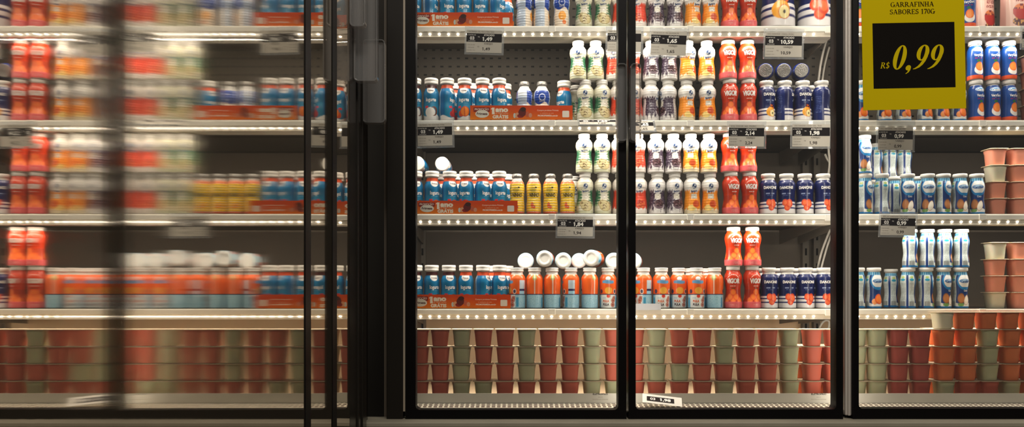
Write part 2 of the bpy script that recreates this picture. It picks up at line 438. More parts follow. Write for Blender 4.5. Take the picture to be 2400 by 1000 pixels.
def p_pup(x, z):
    if z < 32:
        if abs(x) < 19:
            for (cx, cz) in ((13, 19), (12, 9), (16, 24)):
                e = E(x, z, cx, cz, 5.5, 5.5)
                if e < 1: return (214, 150, 130) if .3 < e < .6 else (160, 84, 66)
            if E(x, z, 1, 29, 4.5, 4) < 1: return (216, 60, 40)
            if R_(x, z, -14, -5, 22, 27) and lines(z, 2.4): return (70, 150, 190)
            return (226, 230, 226)
        if R_(abs(x), z, 22, 28, 4, 26): return (60, 150, 190)
        if lines(z, 2.8) and hsh(round(x), round(z)) > .45: return (110, 170, 200)
        return (168, 208, 222)
    if z < 34: return (24, 40, 84)
    if E(x, z, 0, 62 - .08 * x, 14.5, 4.2) < 1 or R_(x, z, -14, 14, 59, 65): return (96, 150, 192)
    if E(x, z, 0, 70, 6, 4.5) < 1: return (228, 228, 226)
    if E(x, z, 1, 42, 9, 8) < 1: return (236, 168, 60)
    e = E(x, z, 18, 40, 4.5, 6)
    if e < 1: return (230, 216, 200) if e > .5 else (60, 50, 80)
    if E(x, z, -18, 40, 4, 5) < 1: return (64, 50, 80)
    if 30 < x < 46 and z < 66:
        if z < 46 and z > 41: return (40, 36, 84)
        return (160, 204, 224) if z < 41 else ((206, 220, 226) if not lines(z, 3) else (180, 200, 214))
    if abs(x + 46) < 1.3: return (240, 210, 190)
    if E(x, z, -46, 72, 5, 7) < 1: return (150, 170, 90)
    return (234, 98, 28)
def p_car(fruit):
    def p(x, z):
        if z > 78: return (40, 128, 180) if math.sin(x * .9) > -.1 else (130, 190, 214)
        if 23 < abs(x) < 41 or abs(x) > 47:
            ax = abs(x) - 32 if abs(x) < 44 else abs(x) - 56
            if z < 6: return (20, 110, 170)
            if E(ax, z, 0, 67, 6.5, 3) < 1: return (40, 150, 180)
            if E(ax, z, 0, 73, 5, 2.5) < 1: return (170, 190, 100)
            if z < 16 and abs(ax) < 7: return (60, 66, 72) if math.sin(x * 3.2) > 0 else (205, 210, 206)
            if z < 60 and abs(ax) < 7 and lines(z, 2.7) and hsh(round(x), round(z)) > .3: return (140, 150, 152)
            return (208, 218, 214)
        if abs(x) >= 41: return (22, 54, 116)
        e = E(x, z, 1, 64, 15, 4.8)
        if e < 1: return (62, 112, 170) if e > .62 else (168, 200, 222)
        if E(x, z, 3, 65, 19, 17) < 1 and z > 50: return (232, 232, 228)
        if fruit == 'coco':
            e = E(x, z, -9, 24, 10, 12); e2 = E(x - .3 * (z - 20), z, 6, 20, 8, 12)
            if e2 < 1: return (234, 226, 210) if e2 < .78 else (190, 146, 104)
            if e < 1: return (166, 106, 60) if e < .7 else (128, 78, 42)
            if E(x, z, -10, 9, 8, 4) < 1: return (110, 150, 80)
        else:
            e = E(x, z, 4, 22, 12, 12)
            if e < 1: return (238, 124, 50) if e < .6 else (220, 84, 40)
            if E(x, z, -9, 16, 7, 7) < 1: return (232, 150, 90)
        if z < 5: return (20, 110, 170)
        if z < 12 + 2 * math.sin(x / 6): return (228, 226, 220)
        if E(x, z, 3, 64, 23, 21) < 1: return (30, 124, 184)
        return (20, 54, 112)
    return p
def p_very(x, z):
    if z < 11: return (226, 86, 40)
    if E(x, z, 1, 74, 17, 4.8) < 1: return (86, 158, 214) if E(x, z, 1, 74, 15, 3.6) < 1 else (216, 228, 236)
    e = E(x, z, 3, 32, 11, 11)
    if E(x, z, 0, 46, 5, 3) < 1: return (50, 110, 60)
    if e < 1: return (244, 140, 58) if e < .6 else (232, 108, 40)
    if E(x, z, 3, 24, 14, 12) < 1 and z < 32: return (236, 230, 222)
    if R_(x, z, -10, 10, 51, 53.5) and hsh(round(x * 1.1), 4) > .3: return (150, 40, 90)
    if abs(x) > 38 and abs(x) < 54: return (130, 160, 205) if lines(z, 3) and hsh(round(x), round(z)) > .4 else (14, 70, 144)
    return (8, 66, 140)

WHT, DRK = (244, 240, 234), (40, 30, 36)
KINDS = {
 # profile of the wall, sleeve top, neck top, (cap profile), cap material, paint, lettering [(text, x, z, h, w, colour, bold, rot)], ribs
 'frim_orange': ([(0,17),(2,20),(10,21),(28,22),(44,21),(60,21.6),(68,20.6),(78,16.8),(84,14.6),(90,14.2)], 85, [(15.5,87),(16.2,88),(16.2,92),(15.4,93),(16.3,94.5),(16.3,99.5),(15.3,101)], M_WHITE, p_frim((232,88,40),'peach'),
    [('Frimesa',0,71.5,4.6,17,(70,40,44),.02,0),('Iogurte',1,50,8.5,27,WHT,.03,0),('sabor natural',1,42,2.2,20,(120,190,220),0,0)], 0),
 'frim_red': None, 'frim_brown': None,
 'kids': ([(0,16),(2,18.5),(24,19),(42,17.4),(58,19.6),(70,18.4),(80,13.5),(86,10.8),(90,10.6)], 84, [(11.6,87),(12.2,88),(12.2,93),(11.2,94),(10.4,97)], M_FOIL, p_kids, [('Kids',0,49,4,10,(30,60,140),.03,0)], .35),
 'ninho': ([(0,16),(3,19),(20,19),(40,17.6),(58,19.2),(70,18.4),(80,13.5),(85,11.2),(89,11)], 80, [(11.8,86),(12.4,87),(12.4,92),(11,93.5),(10.6,95)], M_FOIL, p_ninho, [('NINHO',2,45,9,27,(44,44,22),.03,0)], .45),
 'bat_green': ([(0,17),(2,19.6),(12,20),(30,19),(46,17),(56,17.8),(66,20),(74,19.4),(81,15.5),(85,12.6),(90,12.4)], 82, [(12.9,87),(13.6,88),(13.6,91),(13,92),(13.6,93),(13.6,96),(12.6,97)], M_WHITE, p_bat('green'), [('Batavo',0,54,4.6,17,(36,62,108),.03,.14)], .25),
 'vigor': ([(0,18),(2,20.6),(14,21),(19,20),(32,17.6),(46,17),(60,19.4),(70,20.6),(78,19.4),(86,15.6),(91,14.4)], 89, [(15,89.5),(15.7,90.5),(15.7,97.5),(14.6,99)], M_WHITE, p_vigor, [('VIGOR',0,64.5,10.5,32,WHT,.06,0)], 0),
 'dan_straw': ([(0,17),(2,20),(20,20),(38,18.4),(50,19),(64,20.6),(72,19.8),(79,16),(83,14.4),(89,14.2)], 80, [(14.6,86),(16.2,87),(16.2,93.5),(15.4,95)], M_WHITE, p_danone('straw'), [('DANONE',0,62,6.2,31,WHT,.05,0)], 0),
 'dan_fruit': None,
 'pup': ([(0,17),(2,20),(15,20.2),(40,20.4),(60,21),(69,20.6),(75,18.4),(79.5,15.4),(83,14),(89,13.8)], 79, [(14,85),(15.2,86.5),(15.2,90),(14.4,91),(15.4,92),(15.4,94),(14.4,95)], M_WHITE, p_pup, [('PULA',-5,17.5,5.4,15,(214,96,40),.05,0),('PULA',-5,9.5,5.4,15,(60,44,50),.05,0)], 0),
 'coco': ([(0,16.5),(2,18.6),(15,18.6),(35,16.2),(50,17.2),(64,18.8),(72,17.6),(80,14.6),(84,14),(90,13.8)], 85, [(14.4,87),(15.8,88),(15.8,93.5),(15,95)], M_WHITE, p_car('coco'), [('Carolina',1,63.6,5,22,(30,70,140),.03,.05),('Coco',4,42,4.4,12,WHT,.02,0)], 0),
 'citrus': None,
 'very': ([(0,17),(2,20),(12,20.4),(40,19.4),(60,20.4),(74,19.4),(82,15),(86,13.4),(91,13.2)], 84, [(13.6,87),(14.6,88),(14.6,95.5),(13.6,97)], M_WHITE, p_very, [('Carolina',1,73.6,5,24,WHT,.04,.04),('VeryGurt',1,60,6,26,WHT,.03,0)], 0),
}
def variant(src, paint, drop=None, caps=None):
    a = list(KINDS[src]); a[4] = paint
    if drop is not None: a[5] = drop
    return tuple(a)
KINDS['frim_red'] = variant('frim_orange', p_frim((228, 84, 40), 'straw'))
KINDS['frim_brown'] = variant('frim_orange', p_frim((74, 28, 24), 'coco'))
KINDS['dan_fruit'] = variant('dan_straw', p_danone('papaya'))
KINDS['dan_foil'] = tuple(list(KINDS['dan_fruit'])[:3] + [M_FOIL] + list(KINDS['dan_fruit'])[4:])
KINDS['citrus'] = variant('coco', p_car('citrus'), [('Carolina',1,63.6,5,22,(30,70,140),.03,.05)])
for k in ('dark', 'orange', 'red'): KINDS['bat_' + k] = variant('bat_green', p_bat(k))
BS = 1.0                                       # bottle scale on top of px size
PROTO, HEIGHT = {}, {}
def make_bottle(kind):
    prof, stop, cap, capm, paint, letters, rib = KINDS[kind]
    wf = {'fri': .855, 'nin': .93, 'coc': .92, 'cit': .92, 'ver': .85, 'pup': .96}.get(kind[:3], 1)
    prof = [(z, q * wf if z < 80 else q * (wf + 1) / 2) for z, q in prof]
    r = spline_r(prof); s = K * BS
    root = empty('yogurt_bottle')
    mb = MB(); zs = [0, .5, 1, 2] + [3 + i * 2.4 for i in range(int((prof[-1][0] - 3) / 2.4))] + [prof[-1][0]]
    lathe(mb, [(r(0) * .55, 1.4), (r(0) * .6, 1.3), (r(0) * .68, .35)] + [(r(z) - 0.35 if z > 0 else r(0) - 1.5, z) for z in zs], 28, s, (232, 228, 222))
    mb.build('body', M_WHITE, root, smooth=True)
    mb = MB(); lathe(mb, cap, 32, s, (235, 232, 226))
    c = mb.build('cap', capm, root)
    for p in c.data.polygons: p.use_smooth = len(p.vertices) == 4
    # printed sleeve: wall of coloured points, plus lettering that follows the curve
    mb = MB(); z0, nz = 1.2, 96
    rows = [z0 + (stop - z0) * j / (nz - 1) for j in range(nz)]
    rr = lambda z: r(z) - (rib * (0.5 + 0.5 * math.cos(z * 2 * math.pi / 6.0)) if rib else 0)
    vs, cs, fs = [], [], []
    for z in rows:
        for k in range(NC):
            a = 2 * math.pi * k / NC
            x = (a if a <= math.pi else a - 2 * math.pi) * 20.0
            vs.append((rr(z) * s * math.sin(a), -rr(z) * s * math.cos(a), z * s)); 
            q = [lin(paint(x + ax, z + az)) for ax, az in ((-.22, -.25), (.22, -.2), (-.2, .24), (.24, .22))]
            cs.append((sum(c[0] for c in q) / 4, sum(c[1] for c in q) / 4, sum(c[2] for c in q) / 4, 1.0))
    for j in range(nz - 1):
        for k in range(NC):
            k2 = (k + 1) % NC; fs.append((j * NC + k, j * NC + k2, (j + 1) * NC + k2, (j + 1) * NC + k))
    mb.add(vs, fs, cs)
    for (t, x, z, h, w, colr, bold, rot) in letters:
        p2, f2 = text2d(t, x, z, h, w, bold, 0, rot)
        out = []
        for (a, b) in p2:
            th = a / 20.0; q = r(b) + 0.28
            out.append((q * s * math.sin(th), -q * s * math.cos(th), b * s))
        mb.add(out, f2, colr)
    mb.build('label_sleeve', M_PAINT, root, smooth=True)
    HEIGHT[kind] = cap[-1][1] * s
    PROTO[kind] = [root, False]
    return root
def get_bottle(kind):
    if kind not in PROTO: make_bottle(kind)
    p = PROTO[kind]
    if not p[1]: p[1] = True; return p[0]
    return copy_tree(p[0])

ORD = 'first second third fourth fifth sixth seventh eighth ninth tenth eleventh twelfth thirteenth fourteenth fifteenth sixteenth seventeenth eighteenth nineteenth twentieth twenty-first twenty-second twenty-third twenty-fourth twenty-fifth'.split()
SHELFNAME = ['topmost shelf', 'second shelf', 'third shelf', 'fourth shelf']
VL = [61.0, 281.5, 501.0, 723.0]                # image row of each shelf's front edge
YLIP = 2.378
ZS = [PZ(v, YLIP) for v in VL]
FAM = {'frim_orange': ('orange-necked blue yogurt bottle', 'blue'), 'frim_red': ('red-orange-necked blue yogurt bottle', 'blue'), 'frim_brown': ('brown-necked blue yogurt bottle', 'blue'),
       'kids': ('small white and dark blue bottle', 'white-blue'), 'ninho': ('yellow ribbed yogurt bottle', 'yellow'),
       'bat_green': ('white and green yogurt bottle', 'green-white'), 'bat_dark': ('white and dark purple bottle', 'purple-white'),
       'bat_orange': ('white and orange yogurt bottle', 'orange-white'), 'bat_red': ('white and red yogurt bottle', 'red-white'),
       'vigor': ('red strawberry yogurt bottle', 'red'), 'dan_straw': ('navy strawberry yogurt bottle', 'navy'), 'dan_fruit': ('navy fruit yogurt bottle', 'navy'),
       'pup': ('orange and pale blue bottle', 'orange-blue'), 'coco': ('blue and white coconut bottle', 'coconut'), 'citrus': ('blue bottle with orange fruit', 'orange-fruit'),
       'very': ('orange-based royal blue bottle', 'royal blue')}
_count = {}
def bottle(kind, u, shelf, tier=0, rot=None, dy=0.0, z=None, behind=None, sc=1.0, label=None):
    o = get_bottle(kind)
    y = YB + dy
    if rot is None: rot = random.uniform(-14, 14)
    zz = ZS[shelf] if z is None else z
    o.location = (PX(u, y), y, zz + 0.0003); o.rotation_euler = (0, 0, math.radians(rot)); o.scale = (sc, sc, sc)
    d, fam = FAM[kind]
    key = (fam, shelf, tier, behind is not None)
    _count[key] = _count.get(key, 0) + 1
    n = ORD[_count[key] - 1]
    tn = ('', ' in upper tier', ' in lower tier')[tier]
    if label is None:
        if behind: label = f'{d} half hidden behind, {n} of those on {SHELFNAME[shelf]}'
        else: label = f'{d}, {n} {fam} one from the left{tn}, {SHELFNAME[shelf]}'
    tag(o, label, 'bottle', f'{fam} yogurt bottles on the {SHELFNAME[shelf]}')
    if z is not None: o.scale = (.99, .99, .92 if kind == 'vigor' else .945)
    return o
def lying(kind, u, v, shelf, y, caps=True, label='', yaw=0, rr=0, sc=1.0, pitch=0):
    """a bottle on its side, cap (or base) towards the aisle, resting on the caps below"""
    o = get_bottle(kind)
    cap = KINDS[kind][2]
    o.rotation_mode = 'XYZ'
    h = HEIGHT[kind] * sc
    m = Matrix.Rotation(math.radians(yaw), 4, 'Z') @ Matrix.Rotation(math.radians((90 + pitch) if caps else -90), 4, 'X') @ Matrix.Rotation(math.radians(rr), 4, 'Z')
    o.rotation_euler = m.to_euler()
    yy = y + (h if caps else 0)
    dx = math.sin(math.radians(yaw)) * (h if caps else 0)
    o.location = (PX(u, y) - dx * 1.0, yy if abs(yaw) < 30 else y, PZ(v, y) + h * math.sin(math.radians(pitch))); o.scale = (sc, sc, sc)
    tag(o, label, 'bottle', 'bottles lying on their sides')
    return o

# ------------------------------------------------------------------ the bottles, shelf by shelf
UP = 1
# topmost shelf
for u, k, r in ((970, 'frim_orange', 10), (1009, 'frim_orange', 75), (1048, 'frim_brown', 20), (1088, 'frim_orange', 0), (1127, 'frim_orange', -5), (1166, 'frim_red', 55)):
    bottle(k, u, 0, rot=r)
bottle('frim_orange', 1186, 0, rot=60, dy=.06, behind=1, label='blue yogurt bottle behind the sixth front blue one on topmost shelf')
for u, r in ((1229, 70), (1269, 85), (1316, 0)): bottle('kids', u, 0, rot=r)
for u in (1368, 1413): bottle('bat_green', u, 0, rot=random.uniform(-4, 10))
for u in (1454, 1496): bottle('bat_red', u, 0, rot=random.uniform(-30, 30))
bottle('bat_dark', 1538, 0, rot=0); bottle('bat_dark', 1582, 0, rot=12)
bottle('bat_orange', 1623, 0, rot=30); bottle('bat_orange', 1665, 0, rot=-2)
for u in (1710, 1753): bottle('vigor', u, 0, rot=random.uniform(-4, 6))
bottle('dan_fruit', 1823, 0, rot=-10, dy=.022, sc=1.95, label='large white and navy bottle with cut pear on topmost shelf')
bottle('dan_straw', 1909, 0, rot=-8, dy=.022, sc=1.95, label='large white and navy bottle with strawberries on topmost shelf')
for u in (2012, 2268): bottle('very', u, 0, rot=-20)
# second shelf
for u, k, r in ((971, 'frim_brown', 20), (1011, 'frim_brown', 0), (1048, 'frim_red', 62), (1089, 'frim_orange', -6), (1131, 'frim_orange', 12), (1170, 'frim_red', 26)):
    bottle(k, u, 1, rot=r)
for u, i in ((1066, 0), (1106, 1), (1144, 2), (1183, 3)):
    bottle('frim_red', u, 1, rot=40, dy=.062, behind=1)
bottle('kids', 1229, 1, rot=80, dy=.015); bottle('kids', 1270, 1, rot=0, dy=.015)
bottle('frim_orange', 1322, 1, rot=-45, dy=.03)
bottle('bat_green', 1349, 1, 2, rot=20, dy=.062); bottle('bat_green', 1372, 1, 2, rot=-6); bottle('bat_green', 1411, 1, 2, rot=14)
bottle('bat_red', 1449, 1, 2); bottle('bat_red', 1487, 1, 2)
for u, r in ((1525, 60), (1566, -75)): bottle('bat_dark', u, 1, 2, rot=r)
for u, r in ((1609, 20), (1658, -4)): bottle('bat_orange', u, 1, 2, rot=r)
zt = ZS[1] + 97 * K * BS
for u, r in ((1355, -6), (1396, 4)): bottle('bat_green', u, 1, 1, rot=r, z=zt)
for u in (1440, 1482): bottle('bat_red', u, 1, 1, z=zt)
for u, r in ((1526, 0), (1568, 8)): bottle('bat_dark', u, 1, 1, rot=r, z=zt)
for u, r in ((1611, 35), (1656, 0)): bottle('bat_orange', u, 1, 1, rot=r, z=zt)
for u in (1710, 1753): bottle('vigor', u, 1, 2, rot=random.uniform(-6, 12))
for u in (1706, 1751): bottle('vigor', u, 1, 1, rot=random.uniform(-3, 8), z=ZS[1] + 99 * K * BS)
for u, r in ((1796, 12), (1839, 80), (1881, 8), (1925, 95)): bottle('dan_fruit', u, 1, rot=r)
for u in (1815, 1857, 1899): bottle('dan_fruit', u, 1, rot=30, dy=.06, behind=1)
for u, r, n in ((1795, 10, 'first'), (1838, 60, 'second'), (1880, 120, 'third')):
    lying('dan_foil', u, 163.5, 1, YB - .02, True, f'navy bottle lying foil lid outward, {n} of three above navy row', yaw=-16, rr=r, pitch=9, sc=.94)
for u in (2018, 2073, 2117, 2167, 2207, 2246): bottle('citrus', u, 1, rot=random.uniform(-10, 25))
for u in (2287, 2326, 2364): bottle('very', u, 1, 2, rot=random.uniform(-4, 14))
for u in (2285, 2325, 2364): bottle('very', u, 1, 1, rot=random.uniform(-4, 8), z=ZS[1] + 97 * K * BS)
# third shelf
for u, k, r in ((974, 'frim_brown', 18), (1013, 'frim_orange', 26), (1054, 'frim_orange', 32), (1093, 'frim_red', -14), (1131, 'frim_red', 38), (1170, 'frim_red', 10)):
    bottle(k, u, 2, rot=r)
for u in (1034, 1073, 1111, 1149, 1187): bottle('frim_red', u, 2, rot=30, dy=.062, behind=1)
for u in (1212, 1251, 1290, 1330): bottle('ninho', u, 2, rot=random.uniform(-6, -2))
bottle('bat_green', 1371, 2, 2, rot=0); bottle('bat_green', 1413, 2, 2, rot=4)
for u in (1455, 1497): bottle('bat_red', u, 2, 2, rot=random.uniform(-8, 8))
for u, r in ((1540, -4), (1581, 6)): bottle('bat_dark', u, 2, 2, rot=r)
for u, r in ((1622, 4), (1664, -6)): bottle('bat_orange', u, 2, 2, rot=r)
zt = ZS[2] + 97 * K * BS
bottle('bat_green', 1345, 2, 0, rot=10, dy=.07, label='white and green bottle dim behind upper green-white pair, third shelf')
for u, r in ((1369, -3), (1411, 3)): bottle('bat_green', u, 2, 1, rot=r, z=zt)
for u in (1452, 1494): bottle('bat_red', u, 2, 1, rot=random.uniform(-30, 20), z=zt)
for u, r in ((1537, -8), (1578, 4)): bottle('bat_dark', u, 2, 1, rot=r, z=zt)
for u, r in ((1619, -14), (1661, 0)): bottle('bat_orange', u, 2, 1, rot=r, z=zt)
for u, r in ((1713, 14), (1756, 4)): bottle('vigor', u, 2, 2, rot=r)
for u, r in ((1710, 10), (1753, 6)): bottle('vigor', u, 2, 1, rot=r, z=ZS[2] + 99 * K * BS)
for u, r in ((1800, 0), (1843, -18), (1886, -12), (1929, 14)): bottle('dan_straw', u, 2, rot=r)
lying('frim_orange', 978, 382, 2, YB + .005, True, 'bottle lying white cap outward beside dark frame above blue bottles, third shelf', rr=30)
lying('frim_red', 1036, 383, 2, YB + .005, True, 'bottle lying white cap outward above second and third blue bottles, third shelf', rr=100)
for u, r in ((2027, 40), (2067, 95), (2127, -16), (2174, -18), (2211, 34), (2250, 2), (2289, -20)): bottle('coco', u, 2, rot=r)
for u in (2095, 2150): bottle('coco', u, 2, rot=88, dy=.056, behind=1)
bottle('coco', 2025, 2, 1, rot=2, z=ZS[2] + 95 * K * BS, label='coconut bottle standing on top of first coconut bottle, third shelf')
for u, r, n in ((2052, 80, 'nearest the post'), (2086, 95, 'in the middle'), (2120, 100, 'farthest from the post')):
    bottle('coco', u, 2, 0, rot=r, dy=.13, z=ZS[2] + 100 * K * BS if False else ZS[2] + 95 * K * BS, label=f'dim coconut bottle behind the price tag on third shelf, {n}')
for u in (2052, 2086, 2120): bottle('coco', u, 2, 0, rot=90, dy=.13, behind=1, label=f'coconut bottle hidden under the dim one {"nearest" if u == 2052 else "midway along" if u == 2086 else "farthest along"} behind the tag')
# fourth shelf
for u, k, r in ((974, 'frim_brown', 20), (1012, 'frim_brown', 26), (1052, 'frim_brown', 14), (1092, 'frim_red', 0), (1132, 'frim_red', 62), (1171, 'frim_red', 24)):
    bottle(k, u, 3, rot=r)
for u in (1150, 1188): bottle('frim_red', u, 3, rot=30, dy=.062, behind=1)
for u, r, dy in ((1212, -70, 0), (1253, 130, 0), (1294, 133, 0), (1338, -108, 0), (1382, 160, 0), (1425, -6, 0), (1467, 20, 0), (1508, -72, 0), (1550, 2, 0), (1590, -4, .02), (1632, 0, 0), (1675, 112, 0)):
    bottle('pup', u, 3, rot=r, dy=dy)
for u, i in ((1620, 0), (1660, 1)): bottle('pup', u, 3, rot=i * 40, dy=.06, behind=1)
for u, r in ((1718, -14), (1762, 18)): bottle('vigor', u, 3, 2, rot=r)
for u, r in ((1719, 12), (1763, -14)): bottle('vigor', u, 3, 1, rot=r, z=ZS[3] + 99 * K * BS)
for u in (1802, 1845, 1888, 1931): bottle('dan_straw', u, 3, rot=random.uniform(-3, 3))
for u in (1783, 1825, 1868, 1910): bottle('dan_straw', u, 3, rot=0, dy=.06, behind=1)
for u, v, yy, sc, yaw, w in ((1232, 611, .03, 1, 2, 'first one from the left'), (1276, 605.5, -.01, 1.0, 6, 'second one from the left'), (1320, 610.5, 0, 1, 4, 'third one from the left'),
                        (1385, 604, -.012, 1.0, 16, 'largest, its brown side showing'), (1438, 611, 0, 1, 8, 'next to the middle door frame'), (1484, 611, .01, 1, 10, 'beyond the middle door frame')):
    lying('pup', u, v, 3, YB + yy - .01, False, f'bottle lying white base outward above orange-blue row, {w}', yaw=-yaw, rr=180, sc=sc)
lying('pup', 1357, 611, 3, YB + .075, False, 'bottle lying greyish base outward, set back between two white bases', yaw=-4, rr=180)
bottle('coco', 2010, 3, rot=95); bottle('citrus', 2048, 3, rot=8)
bottle('coco', 2088, 3, rot=90, dy=.13, label='dim coconut bottle standing far back on fourth shelf')
for u, r in ((2128, 96), (2170, 76), (2211, 22), (2251, 4)): bottle('coco', u, 3, 2, rot=r)
for u, r in ((2133, 80), (2173, 98), (2214, 78), (2253, 95)): bottle('coco', u, 3, 1, rot=r, z=ZS[3] + 95 * K * BS)

# ------------------------------------------------------------------ dessert cups
CUPC = {'R': (204, 104, 82), 'G': (190, 190, 152), 'O': (228, 126, 74), 'P': (240, 158, 132), 'W': (226, 220, 194), 'D': (186, 90, 78)}
CUPN = {'R': 'brick red', 'G': 'pale green', 'O': 'orange', 'P': 'pink', 'W': 'cream', 'D': 'dark red'}
def sq(r, n=32, p=3.6):
    out = []
    for k in range(n):
        a = 2 * math.pi * (k + .5) / n; c, s = math.cos(a), math.sin(a)
        q = (abs(c) ** p + abs(s) ** p) ** (-1 / p)
        out.append((r * q * c, r * q * s))
    return out
CUPP = {}
def make_cup(ck):
    s = 1.0; root = empty('dessert_cup'); mb = MB(); rings = []
    for z, r in ((0, 16.2), (.7, 17.2), (2, 17.7), (30, 20.2), (31, 20.9), (37.6, 21.3), (38.2, 21.4)): rings.append((z, sq(r)))
    vs = [(x, y, z) for z, ring in rings for x, y in ring]; n = 32
    fs = [(j * n + k, j * n + (k + 1) % n, (j + 1) * n + (k + 1) % n, (j + 1) * n + k) for j in range(len(rings) - 1) for k in range(n)]
    fs += [tuple(range(n - 1, -1, -1)), tuple((len(rings) - 1) * n + k for k in range(n))]
    kk = 2.335 / F
    mb.add([(x * kk, y * kk, z * kk) for x, y, z in vs], fs)
    m = mat('cup_' + CUPN[ck].replace(' ', '_'), CUPC[ck], 0.5, var=0.05, spec=0.3, sss=0.25)
    o = mb.build('pot', m, root, smooth=True)
    mb = MB(); a = sq(24.6, 32, 7); b = sq(23.9, 32, 7); vs = []
    for z, ring in ((38.1, a), (38.8, a), (39.6, b)): vs += [(x * kk, y * kk, z * kk) for x, y in ring]
    fs = [(j * n + k, j * n + (k + 1) % n, (j + 1) * n + (k + 1) % n, (j + 1) * n + k) for j in range(2) for k in range(n)] + [tuple(range(n - 1, -1, -1)), tuple(2 * n + k for k in range(n))]
    mb.add(vs, fs)
    mb.build('lid', mat('cup_lid', (176, 158, 130), 0.5), root)
    CUPP[ck] = [root, False]
CUPH = 39.7 * 2.335 / F
def cup(ck, u, y, z, label, group, rot=0):
    if ck not in CUPP: make_cup(ck)
    p = CUPP[ck]
    if not p[1]: p[1] = True; o = p[0]
    else: o = copy_tree(p[0])
    o.location = (PX(u, y), y, z); o.rotation_euler = (0, 0, rot)
    tag(o, label, 'cup', group)
YC = 2.335
ZD = PZ(932.5, 2.31)                                # bottom deck
TIER = ['lowest tier', 'third tier', 'second tier', 'top tier']
cols = [(984, 'RRRR'), (1032, 'RRRR'), (1082, 'GGGG'), (1133, 'RRRG'), (1184, 'RRRR'), (1235, 'GGGR'), (1285, 'RRRR'), (1336, 'RRRR'), (1387, 'GGGG'), (1437.5, 'RRRG'),
        (1488, 'RRRR'), (1539, 'GGGR'), (1593, 'RRGR'), (1645, 'RRRR'), (1696, 'GGRG'), (1747, 'RRRR'), (1798, 'RRRR'), (1848.5, 'GGGG'), (1901, 'RRRR'), (1952, 'RRRR')]
colr = [(2005, 'GGGG'), (2054, 'GGGG'), (2103.5, 'DDDD'), (2154, 'DDDD'), (2211, 'OOOG'), (2262, 'OOOR'), (2313, 'GGGR'), (2364, 'OOOG'), (2415, 'OOOO')]
for cs, side in ((cols, 'middle bay'), (colr, 'yellow-sign bay')):
    for i, (u, t) in enumerate(cs):
        for j in range(4):
            cup(t[3 - j], u + random.uniform(-.8, .8), YC + random.uniform(-.002, .002), ZD + j * (CUPH + .0004),
                f'{CUPN[t[3 - j]]} cup, {ORD[i]} column from left, {TIER[j]} on bottom deck, {side}', 'dessert cups stacked on the bottom deck')
for i, u in enumerate((1878, 1927, 1975)):
    for j in range(3):
        cup('O', u, YC + .068, ZD + j * (CUPH + .0004), f'orange cup behind red columns near steel post, {ORD[i]} gap, {TIER[j]}', 'cups in the second row of the floor stack')
for i, u in enumerate((2188, 2237, 2288, 2339, 2388)):
    for j in range(4):
        cup('O', u, YC + .068, ZD + j * (CUPH + .0004), f'orange cup behind orange columns below pink stacks, {ORD[i]} gap, {TIER[j]}', 'cups in the second row of the floor stack')
for i, (u, c) in enumerate(((2208, 'W'), (2258, 'O'), (2309, 'O'), (2360, 'O'), (2411, 'O'))):
    cup(c, u, YC, ZD + 4 * (CUPH + .0004), f'{CUPN[c]} cup, {ORD[i]} in the single row on top of the floor stack', 'cups topping the floor stack')
for sh, tiers in ((2, ('PP', 'PP', 'WP', 'PP')), (3, ('WP', 'PP', 'PP', 'WP'))):
    for j, t in enumerate(tiers):
        for i in (0, 1):
            cup(t[i], (2331, 2382)[i] + random.uniform(-1.5, 1.5), YB + .012, ZS[sh] + j * (CUPH + .0004),
                f'{CUPN[t[i]]} cup, {("inner", "outer")[i]} column, {TIER[j]} of the stack on {SHELFNAME[sh]}', f'cups stacked on the {SHELFNAME[sh]}')
for j in range(4):
    cup('P', 2418, YB + .0, ZS[1] + j * (CUPH + .0004), f'pink cup at the picture edge beside royal blue bottles, {TIER[j]}, second shelf', 'cups stacked on the second shelf')

# ------------------------------------------------------------------ cereal pouches
def pouch(u0, u1, y, label, tilt, dark):
    root = empty('cereal_pouch', (PX((u0 + u1) / 2, y), y, ZS[0] + .0006), (0, 0, math.radians(tilt)))
    w = (u1 - u0) * y / F; h = 0.20; d = 0.06; mb = MB(); nx, nz = 64, 90; vs, cs = [], []
    def col(a, b):
        x, z = (a - .5) * 60, b * 110
        if E(x, z, 4, 28, 17, 13) < 1: return (176, 44, 40) if z < 32 else ((120, 44, 50) if hsh(round(x / 3), round(z / 3)) > .6 else (214, 120, 70))
        if E(x, z, 2, 12, 16, 8) < 1: return (206, 150, 90) if hsh(round(x / 3), round(z / 3)) > .4 else (90, 50, 50)
        if R_(x, z, -8, 20, 62, 68): return (60, 110, 170)
        if R_(x, z, -4, 20, 52, 58) or R_(x, z, -6, 16, 44, 49): return (150, 70, 70) if hsh(round(x), round(z)) > .35 else (228, 190, 170)
        return (226, 184, 168) if abs(x) < 24 else (206, 150, 136)
    for sgn in (-1, 1):
        for j in range(nz + 1):
            for i in range(nx + 1):
                a, b = i / nx, j / nz
                bul = (1 - (2 * a - 1) ** 4) * (1 - b) ** .45 * d / 2 + .0006
                vs.append(((a - .5) * w * (1 - .04 * math.sin(b * 3)), sgn * bul, b * h)); cs.append(lin(col(a, b)))
    off = (nx + 1) * (nz + 1)
    fs = []
    for s2 in (0, 1):
        for j in range(nz):
            for i in range(nx):
                q = s2 * off + j * (nx + 1) + i; f = (q, q + 1, q + nx + 2, q + nx + 1); fs.append(f if s2 == 0 else f[::-1])
    mb.add(vs, fs, cs); mb.build('film_bag', M_PAINT, root, smooth=True)
    mb = MB(); mb.box((-w / 2, -.0015, h), (w / 2, .0015, h + .012), (220, 190, 176)); mb.build('top_seal', M_PAINT, root)
    tag(root, label, 'pouch', 'cereal pouches on the topmost shelf')
